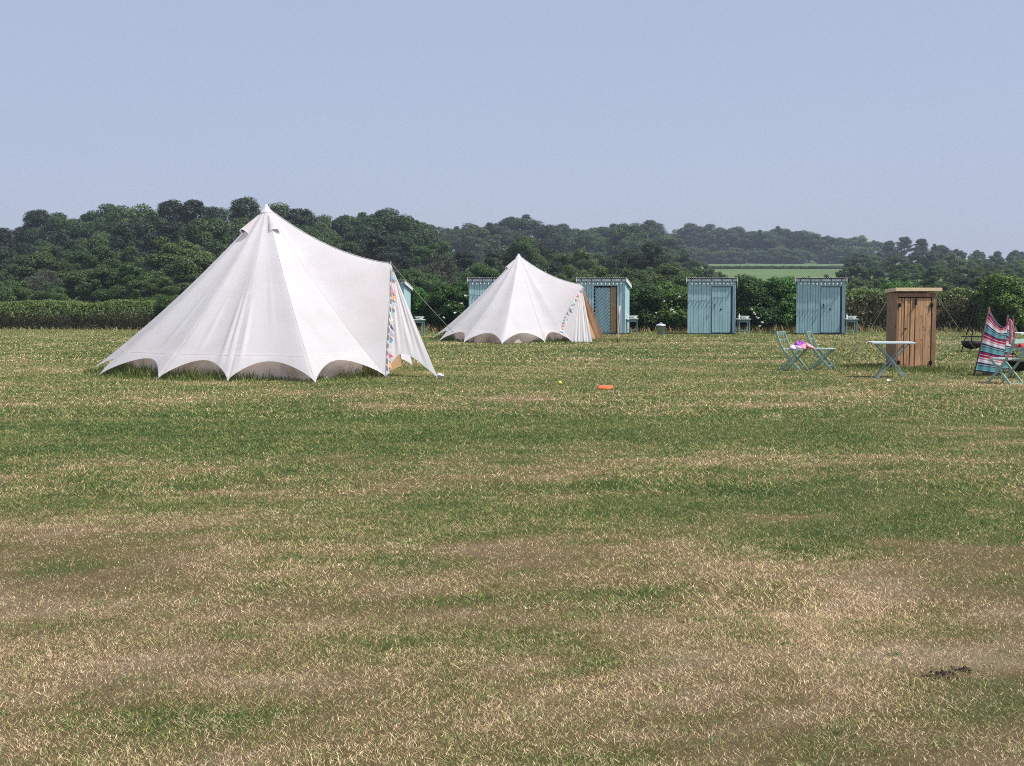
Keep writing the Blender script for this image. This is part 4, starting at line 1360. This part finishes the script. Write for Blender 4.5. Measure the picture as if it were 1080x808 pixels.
def hedge(label, pts, h, w, leaf, top_leaf, dens=700, size=.07, tops=True, rng=np.random.default_rng(5), slope=0.0, toplim=.86):
    a, b = Vector(pts[0]), Vector(pts[1])
    L = (b - a).length; d = (b - a).normalized(); rz = math.atan2(d.y, d.x)
    root = empty('hedge', a, rz, label, 'hedge', 'hedges along the field edge')
    core = MB()
    core.grid(lambda u, v: Vector((u * L, (w / 2 * (1 - .9 * slope) - .12) * math.cos(PI * v) * -1, (h - .14) * min(1, 1.5 * math.sin(PI * v)) * (1 + .05 * math.sin(u * L * 3)))), int(L * 4) + 2, 10)
    core.build('stems', M['twig'], root, True)
    n = int(L * (w + 2 * h) * dens)
    s_ = rng.random(n) * (w + 2 * h)
    x = rng.random(n) * L
    hn = h * (.80 + .40 * fbm(x * .9, x * 0 + 3.3, 31))
    y = np.where(s_ < h, -w / 2, np.where(s_ < h + w, s_ - h - w / 2, w / 2))
    z = np.where(s_ < h, s_, np.where(s_ < h + w, h, s_ - h - w)) * hn / h
    bulge = (fbm(x * 1.6, z * 2.6 + 7, 41) - .5) * .55
    ny = np.where(s_ < h, -1.0, np.where(s_ < h + w, 0, 1.0)); nz = np.where((s_ >= h) & (s_ < h + w), 1.0, .25)
    # rounded shoulders
    edge = np.clip((z - .82 * h) / (.18 * h), 0, 1)
    y = y * (1 - .12 * edge - slope * np.clip((z - .45 * h) / (.55 * h), 0, 1)) + ny * bulge; z = z + (nz > .9) * bulge * .6
    p = np.stack([x, y, np.maximum(z, .02)], 1) + rng.normal(size=(n, 3)) * .035
    nn = np.stack([rng.normal(size=n) * .5, ny + rng.normal(size=n) * .5, nz + rng.normal(size=n) * .5], 1)
    nn /= np.linalg.norm(nn, axis=1, keepdims=True)
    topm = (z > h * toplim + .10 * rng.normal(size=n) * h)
    for nm, msk, mat in (('foliage', ~topm, leaf), ('top_shoots', topm, top_leaf)):
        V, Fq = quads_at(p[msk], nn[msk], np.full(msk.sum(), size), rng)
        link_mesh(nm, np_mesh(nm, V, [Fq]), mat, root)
    if tops:
        n2 = int(L * 160); X = rng.random(n2) * L; Yy = (rng.random(n2) - .5) * w * .9
        me = blades_mesh('shoot_tips', X, Yy, np.full(n2, h * .93), .08 + .20 * rng.random(n2), np.full(n2, .03), .26 + .22 * rng.random(n2), .6)
        link_mesh('shoot_tips', me, M['longblade'], root)
    return root


hl = P(-60, 330, 62.5); hr = P(176, 330, 61.0)
hedge('long low clipped hedge with pale green top at the left', [(hl.x, hl.y, 0), (hr.x, hr.y, 0)], 1.12, 2.4, M['hedge'], M['hedgetop'], slope=.42, toplim=.58)  # sunlit upper half is painted by the paler leaf colour
a, b = P(885, 330, 58.5), P(1050, 330, 58.5)
hedge('rusty green clipped hedge behind the wooden locker', [(a.x, a.y, 0), (b.x, b.y, 0)], 1.62, 1.3, M['rusty'], M['hedgetop'], 330, .10, True)
a, b = P(1040, 330, 59.5), P(1150, 330, 59.5)
hedge('dark hedge behind the striped windbreak at the right edge', [(a.x, a.y, 0), (b.x, b.y, 0)], 1.5, 1.3, M['hedge'], M['hedge'], 330, .10, False)
a, b = P(420, 330, 60.3), P(900, 330, 60.3)
hedge('long dark shaded hedge running behind the blue sheds', [(a.x, a.y, 0), (b.x, b.y, 0)], 1.45, 1.4, M['hedge'], M['laurel'], 260, .11, False)
a, b = P(745, 290, 367), P(905, 290, 367)
za = float(terrain(0, 367))
hedge('thin distant hedgerow crossing the green field', [(a.x, a.y, za), (b.x, b.y, za)], .75, 1.0, M['oak'], M['oak'], 40, .3, False)

# elder blossom on the laurels by the sheds
fl = MB()


def flowers(label, spots, Y):
    m = MB()
    for px, py, s_ in spots:
        for k in range(5):
            p = P(px + random.uniform(-1.6, 1.6) * s_, py + random.uniform(-.8, .8) * s_, Y + random.uniform(-.08, .05)); r = .028 + .02 * random.random()
            m.box(p, (r * 1.6, r * 1.2, r * .6), random.uniform(0, 3), random.uniform(0, .6), random.uniform(0, .6))
    o = m.build('blossom', M['blossom'], None)
    tag(o, label, 'blossom', 'elder blossom in the bushes')


flowers('white elder blossom in the bush right of the open shed', [(708, 326.5, 1.3), (711, 329, 1.0), (700, 318, .4), (716, 313, .4), (692, 330, .4)], 56.0)
flowers('white elder blossom low between the two right-hand sheds', [(796, 331, 1.0), (799, 335, .9), (803, 340, 1.0), (793, 326, .5), (801, 344, .6), (788, 336, .4)], 56.0)
flowers('scattered white blossom in the bush between the two tents', [(491, 312, .6), (487, 320, .5), (480, 330, .5), (473, 322, .4), (497, 307, .4), (468, 335, .3)], 56.2)

# ------------------------------------------------------------------ labels for the trees
KIND_WORD = {'oak': 'dark rounded tree', 'ash': 'lighter green tree', 'pine': 'ragged pine', 'scrub': 'bushy tree', 'grey': 'grey-green sparse tree', 'laurel': 'glossy green shrub'}


def place(px):
    for lim, w in ((45, 'at the far left edge'), (95, 'above the left hedge'), (150, 'above the left hedge\'s right end'), (205, 'above the large tent\'s left slope'), (262, 'left of the large tent\'s peak'), (305, 'behind the large tent\'s peak'),
                   (360, 'right of the large tent\'s peak'), (415, 'above the large tent\'s porch'), (470, 'above the gap between tents'), (525, 'left of the smaller tent\'s peak'), (570, 'behind the smaller tent\'s peak'),
                   (615, 'above the smaller tent\'s porch'), (665, 'above the open shed'), (722, 'above the dustbin'), (778, 'above the shed beside the bin'), (838, 'between the right-hand sheds'),
                   (892, 'above the shed nearest the locker'), (932, 'left of the wooden locker'), (990, 'above the wooden locker'), (1038, 'between locker and windbreak')):
        if px < lim: return w
    return 'above the striped windbreak'


from collections import defaultdict
grp = defaultdict(list)
for t in TREES:
    root, kind, px, yt, Y, row, h = t
    grp[(kind, '' if kind == 'laurel' else row, place(px).replace('above', 'beside') if kind == 'laurel' else place(px))].append(t)
ORD = {2: ['left of two', 'right of two'], 3: ['leftmost of three', 'middle of three', 'rightmost of three'], 4: ['leftmost of four', 'second of four', 'third of four', 'rightmost of four']}
for (kind, row, plc), L in grp.items():
    L.sort(key=lambda t: t[2])
    for i, t in enumerate(L):
        lab = ' '.join(x for x in (KIND_WORD[kind], row, plc) if x)
        if len(L) > 1: lab += ', ' + (ORD[len(L)][i] if len(L) in ORD else 'number %d from the left' % (i + 1))
        t[0]['label'] = lab
        t[0]['group'] = 'shrubs by the sheds' if kind == 'laurel' else 'trees of the wood'

# ------------------------------------------------------------------ haze
hz = MB(); hz.box((0, 400, 34.0), (1300, 850, 70.0))
hm, nt, out = new_mat('haze_air')
pv = N(nt, 'ShaderNodeVolumePrincipled'); pv.inputs['Density'].default_value = 0.00034; pv.inputs['Color'].default_value = (0.72, 0.83, 1.0, 1); pv.inputs['Anisotropy'].default_value = 0.1
nt.links.new(pv.outputs[0], out.inputs['Volume'])
o = hz.build('haze', hm); tag(o, 'thin summer haze over the fields and woods', 'haze', None, 'stuff')

# ------------------------------------------------------------------ light
EL, AZ = math.radians(59), math.radians(112)      # azimuth clockwise from +Y: from the right, a touch in front of the scene
sd = Vector((math.sin(AZ) * math.cos(EL), math.cos(AZ) * math.cos(EL), math.sin(EL)))
L = bpy.data.lights.new('sun', 'SUN'); L.energy = 4.0; L.angle = math.radians(.53); L.color = (1.0, .955, .89)
lo = bpy.data.objects.new('sun', L); COL.objects.link(lo); lo.location = sd * 100
lo.rotation_euler = (-sd).to_track_quat('-Z', 'Y').to_euler()
w = bpy.data.worlds.new('World'); sc.world = w; w.use_nodes = True
nt = w.node_tree; bg = nt.nodes['Background']
st = nt.nodes.new('ShaderNodeTexSky'); st.sky_type = 'NISHITA'; st.sun_disc = False
st.sun_elevation = EL; st.sun_rotation = AZ; st.altitude = 0; st.air_density = 1.0; st.dust_density = 1.5; st.ozone_density = 3.0
# a thin even veil of high cloud over the blue
tc = nt.nodes.new('ShaderNodeTexCoord'); mp = nt.nodes.new('ShaderNodeMapping'); mp.inputs['Scale'].default_value = (1, 1, 3.5)
no = nt.nodes.new('ShaderNodeTexNoise'); no.inputs['Scale'].default_value = 2.2; no.inputs['Detail'].default_value = 5
nt.links.new(tc.outputs['Generated'], mp.inputs[0]); nt.links.new(mp.outputs[0], no.inputs['Vector'])
mr = nt.nodes.new('ShaderNodeMapRange'); mr.inputs['To Min'].default_value = .68; mr.inputs['To Max'].default_value = .86
mr.inputs['From Min'].default_value = .3; mr.inputs['From Max'].default_value = .7
nt.links.new(no.outputs['Fac'], mr.inputs[0])
mx = nt.nodes.new('ShaderNodeMixRGB'); mx.inputs[2].default_value = (2.80, 3.10, 4.20, 1)
nt.links.new(mr.outputs[0], mx.inputs[0]); nt.links.new(st.outputs[0], mx.inputs[1])
nt.links.new(mx.outputs[0], bg.inputs[0]); bg.inputs[1].default_value = 0.11

sc.view_settings.view_transform = 'Standard'; sc.view_settings.look = 'None'; sc.view_settings.exposure = 0.55; sc.view_settings.gamma = 1; sc.view_settings.use_curve_mapping = False
sc.render.engine = 'CYCLES'
sc.cycles.max_bounces = 6; sc.cycles.diffuse_bounces = 3; sc.cycles.glossy_bounces = 2; sc.cycles.transmission_bounces = 3; sc.cycles.volume_bounces = 0; sc.cycles.transparent_max_bounces = 4
sc.cycles.filter_width = 1.05; sc.cycles.use_adaptive_sampling = False; sc.cycles.use_denoising = False; sc.cycles.denoiser = 'OPENIMAGEDENOISE'; sc.cycles.denoising_input_passes = 'RGB_ALBEDO_NORMAL'; sc.cycles.denoising_prefilter = 'ACCURATE'
